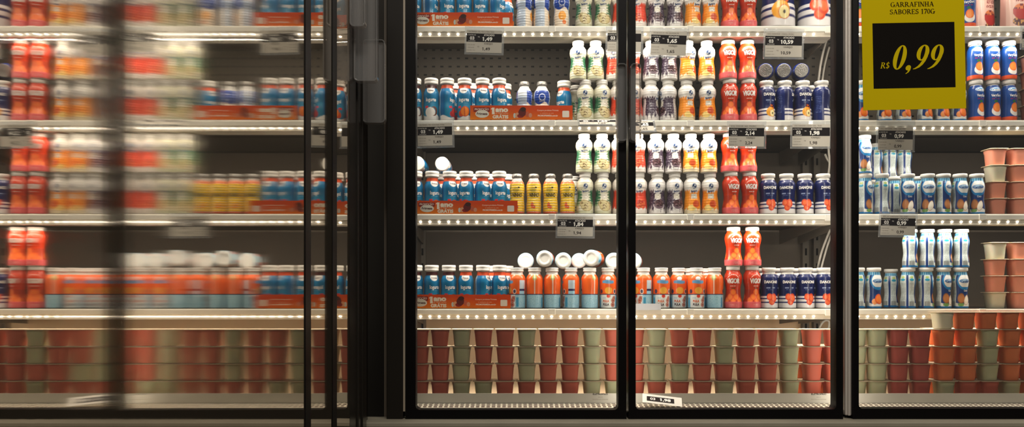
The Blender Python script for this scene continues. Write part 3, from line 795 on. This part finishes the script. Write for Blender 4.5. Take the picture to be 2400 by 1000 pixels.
pouch(2278, 2330, YB + .075, 'pink cereal pouch set back beside the royal blue bottle on topmost shelf', 6, 1)
pouch(2344, 2412, YB + .02, 'pale pink cereal pouch with red bowl, at front end of topmost shelf', -4, 0)

# ------------------------------------------------------------------ flat printed matter
def flat(mb, pts, faces, y, color): mb.add([(x, y, z) for x, z in pts], faces, color)
def rrect(mb, x0, z0, x1, z1, y, color, r=0.0):
    if r <= 0: flat(mb, [(x0, z0), (x1, z0), (x1, z1), (x0, z1)], [(0, 1, 2, 3)], y, color); return
    p = []
    for cx, cz, a in ((x1 - r, z0 + r, -90), (x1 - r, z1 - r, 0), (x0 + r, z1 - r, 90), (x0 + r, z0 + r, 180)):
        for k in range(5): t = math.radians(a + 22.5 * k); p.append((cx + r * math.cos(t), cz + r * math.sin(t)))
    flat(mb, p, [tuple(range(len(p)))], y, color)
def put(mb, t, cx, cz, h, w, y, color, bold=0.0, shear=0.0, rot=0.0):
    p, f = text2d(t, cx, cz, h, w, bold, shear, rot); flat(mb, p, f, y, color)
    if t[0] == '1' and not rot:
        xl = min(q[0] for q in p); tp = cz + h * .5
        flat(mb, [(xl + .02 * h, tp), (xl - .17 * h, tp - .16 * h), (xl - .17 * h, tp - .32 * h), (xl + .02 * h, tp - .19 * h)], [(0, 1, 2, 3)], y - 2e-6, color)
def ellipse(mb, cx, cz, rx, rz, y, color, n=20):
    flat(mb, [(cx + rx * math.cos(2 * math.pi * k / n), cz + rz * math.sin(2 * math.pi * k / n)) for k in range(n)], [tuple(range(n))], y, color)

def price_tag(u0, v0, u1, v1, price, retail, label, rot=0.0, tilt=0.0, y=2.350, qty='03', top='IOG. NATURAL 170G. SABORES', paper_top=8):
    kk = y / F; w, h = u1 - u0, v1 - v0
    root = empty('price_tag', (PX((u0 + u1) / 2, y), y, PZ(v0, y)), (math.radians(tilt), math.radians(rot), 0))
    mb = MB(); mb.box((-w / 2 * kk, -.0006, -h * kk), (w / 2 * kk, .0012, 0)); mb.box((-w / 2 * kk, -.003, -h * kk), (w / 2 * kk, .0014, -(h - 2.4) * kk))
    mb.build('clear_holder', M_HOLDER, root)
    mb = MB(); s = kk
    def S(a): return a * s
    x0, x1, z1, z0 = -w / 2 + 4, w / 2 - 5, -paper_top, -h + 5
    pw, ph = x1 - x0, z1 - z0
    mb.box((S(x0), -.0012, S(z0)), (S(x1), -.0008, S(z1)), (196, 190, 178))
    X = lambda a: S(x0 + a * pw); Z = lambda b: S(z1 - b * ph); Y1, Y2 = -.00135, -.0015
    put(mb, top, X(.42), Z(.07), S(3.6), S(pw * .72), Y1, (90, 82, 76))
    mb.add([(X(.0), Y1, Z(.15)), (X(1), Y1, Z(.15)), (X(1), Y1, Z(.53)), (X(.0), Y1, Z(.53))], [(3, 2, 1, 0)], (26, 23, 26))
    put(mb, 'ATACADO', X(.64), Z(.215), S(4.2), S(pw * .30), Y2, (235, 230, 222), .03)
    put(mb, price, X(.60), Z(.385), S(8.4), S((22 if len(price) == 4 else 28)), Y2, (245, 242, 235), .04)
    put(mb, 'R$', X(.35), Z(.30), S(2.6), S(4), Y2, (220, 215, 210))
    put(mb, 'A PARTIR DE', X(.14), Z(.22), S(2.8), S(pw * .25), Y2, (225, 220, 212))
    put(mb, qty, X(.16), Z(.36), S(7.4), S(10.5), Y2, (240, 236, 230), .03)
    put(mb, 'UNIDADES', X(.15), Z(.485), S(2.4), S(pw * .2), Y2, (215, 210, 204))
    put(mb, 'VAREJO', X(.62), Z(.60), S(4.0), S(pw * .25), Y1, (70, 62, 58), .01)
    put(mb, retail, X(.57), Z(.83), S(7.0), S((17 if len(retail) == 4 else 22)), Y1, (58, 50, 48), .02)
    put(mb, 'R$', X(.34), Z(.74), S(2.6), S(4), Y1, (110, 100, 95))
    for r, ww in ((.66, .22), (.78, .18), (.90, .24)): put(mb, 'UNIDADE 170 G' if r > .8 else 'COD 00 000', X(.13), Z(r), S(2.3), S(pw * ww), Y1, (120, 112, 105))
    mb.build('paper_label', M_PAPER, root)
    tag(root, label, 'price tag', 'price tags on the shelf rails')
    return root
price_tag(1090, 63, 1182, 128, '1,49', '1,49', 'price tag reading 1,49 under the blue bottles of the topmost shelf', 1.6, 2, top='IOG.FRIMESA 170G. MOCO PARC.TEIXA')
price_tag(1420, 63, 1508, 126, '1,65', '1,65', 'price tag half covered by the middle door frame, under red-white bottles', .8, 2, top='BEB LAC BATAVO 170G. SORT')
price_tag(1523, 66, 1615, 134, '1,65', '1,65', 'price tag reading 1,65 under the purple-white bottles, topmost shelf', 2.0, 3, top='IOG BATAVO FC 170G. BAN/MORC/FR')
price_tag(1790, 68, 1885, 138, '10,59', '10,59', 'price tag reading 10,59 under the two large bottles', .8, 2, top='IOG DANONE 1.350KG. MORC')
price_tag(974, 281, 1064, 346, '1,49', '1,49', 'price tag reading 1,49 at the frame end of the second shelf', -1.2, 2, top='IOG FRIMESA 170G. COCO PARC TETRA')
price_tag(1353, 279, 1452, 317, '1,65', '1,65', 'flipped-up price tag below the green-white bottles of the second shelf', 0, -56, paper_top=4)
price_tag(1470, 281, 1534, 326, '1,65', '1,65', 'washed-out price tag behind the door handle on the second shelf', 0, -40, paper_top=4)
price_tag(1704, 284, 1796, 348, '2,14', '2,24', 'price tag reading 2,14 and 2,24 below the red bottles of second shelf', .4, 2, top='IOG VIGOR 360. MORC')
price_tag(1853, 283, 1950, 348, '1,98', '1,98', 'price tag reading 1,98 near the steel post on the second shelf', 0, 2, top='IOG DANONE LIQUID 160G. TRAD')
price_tag(2055, 282, 2145, 356, '0,99', '0,99', 'price tag reading 0,99 on the second shelf below the yellow sign', .5, 2, paper_top=16)
price_tag(1303, 499, 1395, 558, '1,84', '1,94', 'price tag reading 1,84 below the yellow bottles', .8, 2, top='IOGURTE NESTLE LIQ MORANGO 170G')
price_tag(2061, 496, 2151, 556, '0,99', '0,99', 'price tag reading 0,99 on the third shelf under the coconut bottles', 1.2, 2, top='BEB LAC CAROLINA 170G. SORT')
price_tag(2392, 60, 2470, 116, '1,98', '1,98', 'price tag cut by the picture edge under the pale pink pouch', 0, 2)

def promo(u0, u1, v0, v1, label, cut=0):
    y = 2.3795; kk = y / F; full = 240; h = v1 - v0
    root = empty('promotion_strip', (PX(u1, y), y, PZ(v1, y)))
    mb = MB(); S = lambda a: a * kk; x0 = -(u1 - u0)
    n = 8; nx = 24
    vs, cs, fs = [], [], []
    for j in range(n + 1):
        for i in range(nx + 1):
            vs.append((S(x0 + (0 - x0) * i / nx), 0, S(h * j / n)))
            t = min(1, max(0, (1 - j / n) * .9 - .5 * i / nx + .1)); cs.append(lin((206 + 24 * t, 66 + 62 * t, 6)))
    for j in range(n):
        for i in range(nx): q = j * (nx + 1) + i; fs.append((q, q + 1, q + nx + 2, q + nx + 1))
    mb.add(vs, fs, cs); mb.box((S(x0), .0001, 0), (0, .0012, S(h)), (200, 60, 30))
    X = lambda a: S(a - full); Y1, Y2, Y3 = -.0003, -.0005, -.0007; Z = lambda b: S(h * b)
    lo = x0 + full
    def vis(a): return a >= lo - 1
    if vis(8):
        flat(mb, [(X(8), Z(.55)), (X(46), Z(.55)), (X(46), Z(.86)), (X(8), Z(.86))], [(0, 1, 2, 3)], Y1, (128, 26, 20))
    if vis(13): ellipse(mb, X(28), Z(.40), S(16), Z(.28), Y2, (226, 220, 204)); put(mb, 'Frimesa', X(28), Z(.42), S(6), S(25), Y3, (84, 44, 40), .03)
    if vis(8): put(mb, 'PROMOÇÃO', X(27), Z(.73), S(4.6), S(33), Y2, (240, 214, 196), .02)
    if vis(50):
        put(mb, '1', X(54), Z(.62), S(14), S(6), Y1, (240, 226, 204), .06); put(mb, 'ano', X(74), Z(.72), S(11), S(30), Y1, (240, 226, 204), .06)
        put(mb, 'DE MERCADO', X(73), Z(.44), S(3.2), S(32), Y1, (240, 190, 150)); put(mb, 'GRÁTIS', X(71), Z(.20), S(7.4), S(37), Y1, (240, 226, 204), .05)
    for cx, cz, rx, rz, c in ((104, .28, 3, .18, (196, 200, 190)), (110, .30, 4.5, .2, (214, 150, 110)), (122, .5, 9, .3, (96, 26, 24)), (124, .72, 7, .16, (60, 26, 20)), (134, .38, 4, .2, (190, 90, 60)), (141, .3, 4, .16, (206, 140, 110)), (118, .26, 8, .14, (140, 30, 26))):
        ellipse(mb, X(cx), Z(cz), S(rx), Z(rz), Y1 - cx * 1e-6, c)
    put(mb, 'Compre produtos Frimesa', X(182), Z(.66), S(3.6), S(50), Y1, (244, 200, 170), .015)
    put(mb, 'e cadastre-se em:', X(180), Z(.46), S(3.0), S(32), Y1, (240, 180, 140)); put(mb, 'PROMOFRIMESA.com.br', X(182), Z(.28), S(3.6), S(47), Y1, (250, 226, 206), .03)
    rrect(mb, X(216), Z(.16), X(232), Z(.62), Y1, (232, 220, 206), S(2))
    mb.build('printed_strip', M_CARD, root)
    tag(root, label, 'promotion strip', 'orange promotion strips in front of the blue bottles')
promo(968, 1202, 29, 61, 'orange promotion strip before the blue bottles on the topmost shelf')
promo(1102, 1342, 247, 280, 'orange promotion strip on the second shelf below the white-blue pair')
promo(968, 1213, 470, 500.5, 'orange promotion strip before the blue bottles on the third shelf')
promo(957, 1197, 690, 722, 'orange promotion strip before the blue bottles on the fourth shelf')

# the yellow price sign taped outside the right door
y = 2.150; kk = y / F
root = empty('price_sign', (PX(2144, y), y, PZ(256, y)), (0, math.radians(-1.1), 0))
mb = MB(); S = lambda a: a * kk; YEL = (172, 152, 2)
hx = 120.5
mb.box((S(-hx), 0, 0), (S(hx), .0012, S(300)), YEL)
flat(mb, [(S(-95.5), S(50)), (S(96.5), S(50)), (S(96.5), S(203)), (S(-95.5), S(203))], [(0, 1, 2, 3)], -.0004, (14, 11, 8))
def polyput(polys, w, cx, cz, h, width, yy, color, shear=0.0):
    sx = width / w
    for i_, p in enumerate(polys):
        q = [((x - w / 2) * sx + (z - .5) * h * shear + cx, (z - .5) * h + cz) for x, z in p]
        a = sum(q[i][0] * q[(i + 1) % 4][1] - q[(i + 1) % 4][0] * q[i][1] for i in range(4))
        flat(mb, [(S(x), S(z)) for x, z in q], [(0, 1, 2, 3) if a > 0 else (3, 2, 1, 0)], yy - i_ * 3e-6, color)
p, w = serif('GARRAFINHA'); polyput(p, w, -1.5, 246, 11, 102, -.0004, (36, 26, 8))
p, w = serif('SABORES 170G'); polyput(p, w, -1.5, 229, 11, 106, -.0004, (36, 26, 8))
p, w = serif('IOGURTE'); polyput(p, w, -40, 264, 11, 74, -.0004, (36, 26, 8))
p, w = serif('R$'); polyput(p, w, -67.5, 104, 14, 21, -.0007, YEL, .22)
p, w = digits_big('0,99'); polyput(p, w, 12, 122, 56, 120, -.0007, YEL, .27)
mb.build('sign_sheet', M_PAPER, root)
mb = MB(); mb.box((S(-60), -.0006, S(292)), (S(60), .0, S(306)), (220, 214, 190)); mb.build('tape', M_PAPER, root)
tag(root, 'yellow price sign reading 0,99 on the glass of the end door', 'sign')

# ------------------------------------------------------------------ the refrigerated case
case = empty('refrigerated_display_case', (0.6, 2.5, 0))
tag(case, 'black-framed glass door refrigerated display case with lit white shelves of yogurt', 'display case')
def cpart(mb, name, m, parent=None, bevel=0, smooth=False):
    o = mb.build(name, m, None, smooth=smooth, bevel=bevel)
    p = parent or case
    o.parent = p
    o.matrix_parent_inverse = Matrix.Translation(-Vector((0.6, 2.5, 0)))
    return o
XL, XR, YBK = -0.315, 2.02, 2.86
zsplit, ztan = ZS[1] - .012, PZ(742, YBK)
YSL = 2.56
mb = MB(); mb.box((XL, YSL, zsplit), (XR, YSL + .02, 1.85)); cpart(mb, 'back_panel', M_SLOT)
mb = MB(); mb.box((XL, YBK, ztan), (XR, YBK + .02, zsplit)); cpart(mb, 'back_panel', M_BACK)
mb = MB(); mb.box((XL, YBK - .001, .36), (XR, YBK + .019, ztan)); cpart(mb, 'back_panel', M_TAN)
mb = MB(); mb.box((XL - .03, 2.21, .05), (XL, YBK + .02, 1.85)); cpart(mb, 'side_panel', M_BACK)
mb = MB(); mb.box((XR, 2.21, .05), (XR + .03, YBK + .02, 1.85)); cpart(mb, 'side_panel', M_BACK)
mb = MB(); mb.box((XL - .03, 2.16, 1.85), (XR + .03, YBK + .02, 2.05)); cpart(mb, 'canopy', M_KICK)
# deck, front lip, air grille, sill, kick panel
mb = MB(); mb.box((XL, 2.288, ZD - .012), (XR, YBK, ZD - .0003)); cpart(mb, 'bottom_deck', M_TAN)
zl1, zl0 = PZ(921.5, 2.284), PZ(944.5, 2.284)
mb = MB(); mb.box((XL, 2.284, zl0), (XR, 2.288, zl1)); cpart(mb, 'deck_lip', M_DECK)
mb = MB(); zg = zl0
mb.add([(XL, 2.205, zg - .010), (XR, 2.205, zg - .010), (XR, 2.286, zg), (XL, 2.286, zg), (XL, 2.205, zg - .014), (XR, 2.205, zg - .014), (XR, 2.286, zg - .004), (XL, 2.286, zg - .004)],
       [(0, 1, 2, 3), (7, 6, 5, 4), (4, 5, 1, 0), (6, 7, 3, 2), (5, 6, 2, 1), (7, 4, 0, 3)])
cpart(mb, 'air_grille', M_GRILLE)
mb = MB(); zs_ = PZ(987, 2.12); mb.box((-2.0, 2.10, zs_ - .012), (XR + .03, 2.204, zs_)); cpart(mb, 'sill', M_SILL, bevel=.002)
mb = MB(); mb.box((-2.0, 2.125, .0), (XR + .03, 2.22, zs_ - .013)); cpart(mb, 'kick_panel', M_KICK)
# slotted uprights
for u in (991, 1886, 1912, 2420):
    mb = MB(); x = PX(u, YBK - .01); mb.box((x - .011, YBK - .022, .40), (x + .011, YBK - .001, zsplit), mi=0)
    z = .44
    while z < zsplit - .03: mb.box((x - .0035, YBK - .0224, z), (x + .0035, YBK - .0215, z + .024), mi=1); z += .052
    cpart(mb, 'upright', [M_UPRIGHT, M_BLACK])
# shelves
def shelf(x0, x1, zs, lit=True):
    sh = empty('shelf', ((x0 + x1) / 2, YLIP, zs)); sh.parent = case; sh.matrix_parent_inverse = Matrix.Translation(-Vector((0.6, 2.5, 0)))
    inv = Matrix.Translation(-Vector(sh.location))
    def p(mb, name, m, bevel=0):
        o = mb.build(name, m, None, bevel=bevel); o.parent = sh; o.matrix_parent_inverse = inv; return o
    mb = MB(); mb.box((x0, YLIP + .004, zs - .012), (x1, YBK - .03, zs - .0003)); p(mb, 'shelf_plate', M_PLATE)
    mb = MB(); mb.prism_x([(YLIP, zs), (YLIP + .004, zs), (YLIP + .004, zs - .0165), (YLIP, zs - .0165), (YLIP - .0022, zs - .0155), (YLIP - .0022, zs - .0035), (YLIP - .0004, zs - .003)], x0, x1)
    p(mb, 'price_rail', M_RAIL)
    a = zs - .0170
    mb = MB(); mb.prism_x([(YLIP + .0012, a), (YLIP + .0050, a - .010), (YLIP + .0008, a - .0138), (YLIP + .010, a - .0138), (YLIP + .07, a - .012), (YLIP + .07, a)], x0, x1)
    p(mb, 'light_channel', M_CHANNEL)
    mb = MB(); n = int((x1 - x0 - .02) / .0272)
    for i in range(n):
        cx = x0 + .018 + i * .0272; cz = a - .0062; cy = YLIP + .0030
        ring = [(cx + .0036 * math.cos(t), cy - .0006 - .003 * math.sin(t) * .48, cz + .003 * math.sin(t) * .88) for t in [k * math.pi / 5 for k in range(10)]]
        mb.add(ring + [(cx, cy - .0018, cz - .0006)], [(k, (k + 1) % 10, 10) for k in range(10)])
    p(mb, 'led_strip', M_LED)
    mb = MB(); mb.box((x1 - .024, YLIP - .004, zs - .021), (x1 + .002, YLIP + .02, zs - .0004)); p(mb, 'end_cap', M_RAIL, .002)
    for u in CLIPS:
        x = PX(u, YLIP)
        if x0 < x < x1 - .03:
            mb = MB(); mb.box((x - .010, YLIP - .0042, zs - .0175), (x + .010, YLIP + .0005, zs - .0004)); p(mb, 'rail_clip', M_RAIL, .001)
    for x in (x0 + .002, x1 - .006):
        mb = MB(); mb.prism_x([(YBK - .024, zs - .013), (YLIP + .08, zs - .013), (YLIP + .08, zs - .03), (YBK - .024, zs - .06)], x, x + .003); p(mb, 'bracket', M_UPRIGHT)
CLIPS = (1293, 1618, 2302)
XA0, XA1, XB0, XB1 = XL + .004, PX(1952, YLIP), PX(1998, YLIP), XR - .01
ZTOP = PZ(-162, YLIP)
for z in [ZTOP] + ZS:
    shelf(XA0, XA1, z); shelf(XB0, XB1, z)
# cables that feed the lit shelves
for i, (pts, r) in enumerate((([(1938, 90), (1926, 130), (1918, 190), (1912, 240)], .0035), ([(1944, 110), (1932, 150), (1926, 200), (1921, 250)], .003), ([(1946, 310), (1940, 345), (1946, 380), (1938, 430), (1930, 470)], .0032),
                              ([(1950, 330), (1955, 370), (1946, 390), (1934, 362)], .003), ([(1946, 538), (1930, 575), (1920, 610), (1914, 640)], .0034), ([(1950, 545), (1936, 580), (1922, 640)], .003), ([(1920, 770), (1928, 750), (1948, 752), (1940, 775)], .003))):
    cu = bpy.data.curves.new('cable', 'CURVE'); cu.dimensions = '3D'; cu.bevel_depth = r; cu.bevel_resolution = 3
    sp = cu.splines.new('NURBS'); sp.points.add(len(pts) - 1); sp.use_endpoint_u = True; sp.order_u = 3
    for q, (u, v) in zip(sp.points, pts): yy = 2.515 + .02 * math.sin(u * .3); q.co = (PX(u, yy), yy, PZ(v, yy), 1)
    t = bpy.data.objects.new('t', cu); COL.objects.link(t)
    me = bpy.data.meshes.new_from_object(t.evaluated_get(bpy.context.evaluated_depsgraph_get())); bpy.data.objects.remove(t)
    me.materials.clear(); me.materials.append(M_CABLE); o = bpy.data.objects.new('cable', me); COL.objects.link(o)
    o.parent = case; o.matrix_parent_inverse = Matrix.Translation(-Vector((0.6, 2.5, 0)))

# glass doors
def corner_ring(x0, z0, x1, z1, r, n=6):
    p = []
    for cx, cz, a in ((x1 - r, z0 + r, -90), (x1 - r, z1 - r, 0), (x0 + r, z1 - r, 90), (x0 + r, z0 + r, 180)):
        for k in range(n + 1): t = math.radians(a + 90 * k / n); p.append((cx + r * math.cos(t), cz + r * math.sin(t)))
    return p
def door(u0, u1, i0, i1, vb, vi, hu, logo):
    yf = 2.160; yb = 2.200
    X = lambda u: PX(u, yf); Zp = lambda v: PZ(v, yf); ztop = 1.84
    o_ = corner_ring(X(u0), Zp(vb), X(u1), ztop, .0015); i_ = corner_ring(X(i0), Zp(vi), X(i1), ztop - .04, .011); n = len(o_)
    mb = MB()
    vs = [(x, yf, z) for x, z in o_] + [(x, yf, z) for x, z in i_] + [(x, yb, z) for x, z in o_] + [(x, yb, z) for x, z in i_]
    fs = []
    for k in range(n):
        k2 = (k + 1) % n
        fs += [(k, k2, n + k2, n + k), (2 * n + k2, 2 * n + k, 3 * n + k, 3 * n + k2), (k2, k, 2 * n + k, 2 * n + k2), (n + k, n + k2, 3 * n + k2, 3 * n + k)]
    mb.add(vs, fs); d = cpart(mb, 'door', M_BLACK)
    mb = MB(); mb.box((X(i0) - .003, yf + .010, Zp(vi) - .003), (X(i1) + .003, yf + .015, ztop - .037))
    g = mb.build('glass_pane', M_GLASS); g.parent = d; d_inv = d.matrix_world.inverted(); g.matrix_parent_inverse = Matrix.Translation((0, 0, 0))
    if logo:
        mb = MB(); zz = Zp(924); x = X(logo)
        put(mb, 'ELETROFRIO', x, zz, .0045, .040, yf + .0092, (40, 32, 26), .03); put(mb, 'SINCE', x, Zp(931), .002, .012, yf + .0092, (120, 100, 70)); put(mb, 'Porta Fria com Tecnologia', x, Zp(936), .0024, .040, yf + .0092, (130, 110, 80))
        q = mb.build('logo', M_CARD); q.parent = g
    if hu:
        h = acrylic(X(hu[0]), X(hu[1]), yf - .030, yf - .001, PZ(332, yf - .02), PZ(150, yf - .02)); h.parent = d
    return d
def acrylic(x0, x1, y0, y1, z0, z1):
    # clear moulded pull: rounded plate with a raised rim, seen from the front
    mb = MB(); r = min(.010, (x1 - x0) * .45); w = min(.0035, (x1 - x0) * .22); ym = y0 + (y1 - y0) * .35
    o_ = corner_ring(x0, z0, x1, z1, r, 5); i_ = corner_ring(x0 + w, z0 + w, x1 - w, z1 - w, max(.001, r - w), 5); n = len(o_)
    vs = [(x, y0, z) for x, z in o_] + [(x, y0, z) for x, z in i_] + [(x, ym, z) for x, z in i_] + [(x, y1, z) for x, z in o_]
    fs = [tuple(range(2 * n, 3 * n)), tuple(range(4 * n - 1, 3 * n - 1, -1))]
    for k in range(n):
        k2 = (k + 1) % n
        fs += [(k, k2, n + k2, n + k), (n + k, n + k2, 2 * n + k2, 2 * n + k), (k2, k, 3 * n + k, 3 * n + k2)]
    mb.add(vs, fs)
    return mb.build('handle', M_ACRYL, None, bevel=.0012)
door(950, 1468.3, 974, 1449, 985, 960, (1442, 1466), 1408)
door(1473.2, 1976, 1490, 1960, 985, 959, (1474, 1499), 1922)
door(1999.5, 2540, 2013, 2525, 985, 957, None, None)
mb = MB(); mb.box((PX(1978, 2.18), 2.172, PZ(972, 2.18)), (PX(1997.5, 2.18), 2.205, 1.85)); cpart(mb, 'mullion', M_STEEL, bevel=.003)
mb = MB(); mb.box((PX(1984, 2.18), 2.169, PZ(972, 2.18)), (PX(1990, 2.18), 2.1722, 1.85)); cpart(mb, 'mullion', M_STEEL, bevel=.001)
# post beside the open door
mb = MB(); mb.box((PX(906, 2.16), 2.160, zs_), (PX(944.5, 2.16), 2.30, 1.85)); cpart(mb, 'post', M_POST, bevel=.002)
mb = MB(); mb.box((PX(944.8, 2.16), 2.164, PZ(964, 2.16)), (PX(949.6, 2.16), 2.2, 1.85)); cpart(mb, 'gasket', mat('pale_gasket', (150, 138, 120), .5))
# open door: reflective leaf standing square to the front
X0 = (874 - 1200) * 2.2 / F
YS, YE = 0.3735 * F / (1200 - 812), 0.42
mb = MB(); z0, z1 = .30, 1.95
mb.box((X0 - .030, YS + .001, z0), (X0 + .0075, 2.06, z1))
mb.box((X0 - .028, 2.06, z0), (X0 - .006, 2.155, z1))
mb.box((X0 - .030, YE - .05, z1 - .05), (X0 - .001, YS, z1)); mb.box((X0 - .030, YE - .05, z0), (X0 - .001, YS, z0 + .0)); mb.box((X0 - .030, YE - .05, z0), (X0 - .0005, YE, z1))
ld = cpart(mb, 'door', M_GLOSSBLACK)
YM = -X0 * F / (1200 - 778); YN = -X0 * F / (1200 - 788)
mb = MB(); mb.box((X0 - .012, YE, z0), (X0, YM, z1 - .05)); g = mb.build('glass_pane', M_MIRROR); g.parent = ld
mb = MB(); ta = (YS - YN) * math.tan(math.radians(3.8))       # narrow second pane, added and tilted so its reflection shows the bottles
mb.add([(X0 - .012, YN, z0), (X0, YN, z0), (X0 + ta, YS, z0), (X0 - .012 + ta, YS, z0), (X0 - .012, YN, z1 - .05), (X0, YN, z1 - .05), (X0 + ta, YS, z1 - .05), (X0 - .012 + ta, YS, z1 - .05)],
       [(0, 3, 2, 1), (4, 5, 6, 7), (0, 1, 5, 4), (1, 2, 6, 5), (2, 3, 7, 6), (3, 0, 4, 7)])
g = mb.build('glass_pane', M_MIRROR); g.parent = ld
for u0, u1 in ((714, 727), (778, 788)):  # black bars added in place of the door frame's reflections in the glass
    ya, yb_ = -X0 * F / (1200 - u0), -X0 * F / (1200 - u1)
    mb = MB(); mb.box((X0 - .001, ya, z0), (X0 + .0016, yb_, z1 - .05)); q = mb.build('frame_reflection_bar', M_BLACK); q.parent = ld
for ya, yb_ in ((1.93, 1.945), (1.99, 2.0)):
    mb = MB(); mb.box((X0 - .001, ya, z0), (X0 + .010, yb_, z1)); q = mb.build('edge_strip', M_POST); q.parent = ld
for u1, yy, va, vb in ((858, 1.852, -230, 66), (886, 1.90, -200, 193), (904, 2.01, 95, 290)):
    h = acrylic(X0 + .0082, PX(u1, yy), yy - .012, yy + .012, PZ(vb, yy), PZ(va, yy)); h.parent = ld
# fallen paper tag on the grille
root = empty('paper_slip', (PX(1552, 2.24), 2.24, zg + .012), (math.radians(-58), math.radians(6), math.radians(-5)))
mb = MB(); kk = 2.24 / F; S = lambda a: a * kk
mb.box((S(-46), 0, S(-12)), (S(46), .0006, S(20)), (226, 220, 210))
flat(mb, [(S(-36), S(-5)), (S(28), S(-5)), (S(28), S(12)), (S(-36), S(12))], [(0, 1, 2, 3)], -.0003, (40, 34, 34))
put(mb, '03', S(-22), S(4), S(8), S(12), -.0006, (235, 230, 225), .03); put(mb, '1,98', S(8), S(4), S(9), S(24), -.0006, (240, 236, 230), .04)
mb.build('printed_sheet', M_PAPER, root)
tag(root, 'crumpled white price slip lying on the air grille below the cups', 'paper')
# folded clear tag lying against the orange-blue bottles
root = empty('clear_tag_sleeve', (PX(1515, 2.36), 2.36, PZ(723, 2.36)), (math.radians(-4), 0, 0))
mb = MB(); kk = 2.36 / F; mb.box((-34 * kk, 0, -3 * kk), (34 * kk, .001, 12 * kk), (226, 226, 230)); mb.build('folded_film', M_PAPER, root)
tag(root, 'blank white shelf slip standing before orange-blue bottles beside the middle frame', 'paper')

# ------------------------------------------------------------------ the shop around it
def structure(mb, name, m):
    o = mb.build(name, m); o['kind'] = 'structure'; return o
mb = MB(); mb.box((-3.5, -2.5, -.05), (4.5, 3.2, 0)); structure(mb, 'floor', M_FLOOR)
mb = MB(); mb.box((-3.5, 3.0, 0), (4.5, 3.1, 3.4)); structure(mb, 'wall_back', M_WALL)
mb = MB(); mb.box((-3.5, -2.5, 3.3), (4.5, 3.2, 3.4)); structure(mb, 'ceiling', M_WALL)

# ------------------------------------------------------------------ light
def area(name, loc, rot, sx, sy, power, color=(1.0, .92, .81), spread=180):
    l = bpy.data.lights.new(name, 'AREA'); l.shape = 'RECTANGLE'; l.size = sx; l.size_y = sy; l.energy = power; l.color = color; l.spread = math.radians(spread)
    o = bpy.data.objects.new(name, l); COL.objects.link(o); o.location = loc; o.rotation_euler = rot
    return o
PW = [3.2, 3.2, 3.4, 3.1, 3.2]
for i, z in enumerate([ZTOP] + ZS):
    for x0, x1, q in ((XA0, XA1, 1.0), (XB0, XB1, .62)):
        area('shelf_light', ((x0 + x1) / 2, YLIP - .002, z - .040), (math.radians(16), 0, 0), x1 - x0 - .02, .012, PW[i] * q * 1.0)
for u, q in ((1470, .16), (1988, .2), (944, .24)):
    area('post_light', (PX(u, 2.21), 2.212, 1.10), (math.radians(90), 0, 0), .012, 1.4, 5.0 * q)
for x in (-.2, 1.6):
    area('aisle_light', (x + .3, -.2, 3.2), (math.radians(30), 0, 0), 1.2, .5, 56, (1, .93, .84))
w = bpy.data.worlds.new('World'); C.world = w; w.use_nodes = True
w.node_tree.nodes['Background'].inputs[0].default_value = (.030, .027, .024, 1); w.node_tree.nodes['Background'].inputs[1].default_value = 1.0

# ------------------------------------------------------------------ camera
cam = bpy.data.cameras.new('camera'); co = bpy.data.objects.new('camera', cam); COL.objects.link(co)
cam.sensor_width = 36; cam.lens = 36 * F / 2400; cam.shift_y = (YH - 500) / 2400
co.location = (0, 0, ZC); co.rotation_euler = (math.radians(90), 0, 0); cam.clip_start = .05
C.camera = co
C.view_settings.view_transform = 'Standard'; C.view_settings.look = 'None'; C.view_settings.exposure = 0.16; C.view_settings.gamma = 1.0
C.view_settings.use_curve_mapping = False
C.cycles.max_bounces = 10; C.cycles.transparent_max_bounces = 16; C.cycles.caustics_reflective = False; C.cycles.caustics_refractive = False
C.cycles.sample_clamp_indirect = 4.0
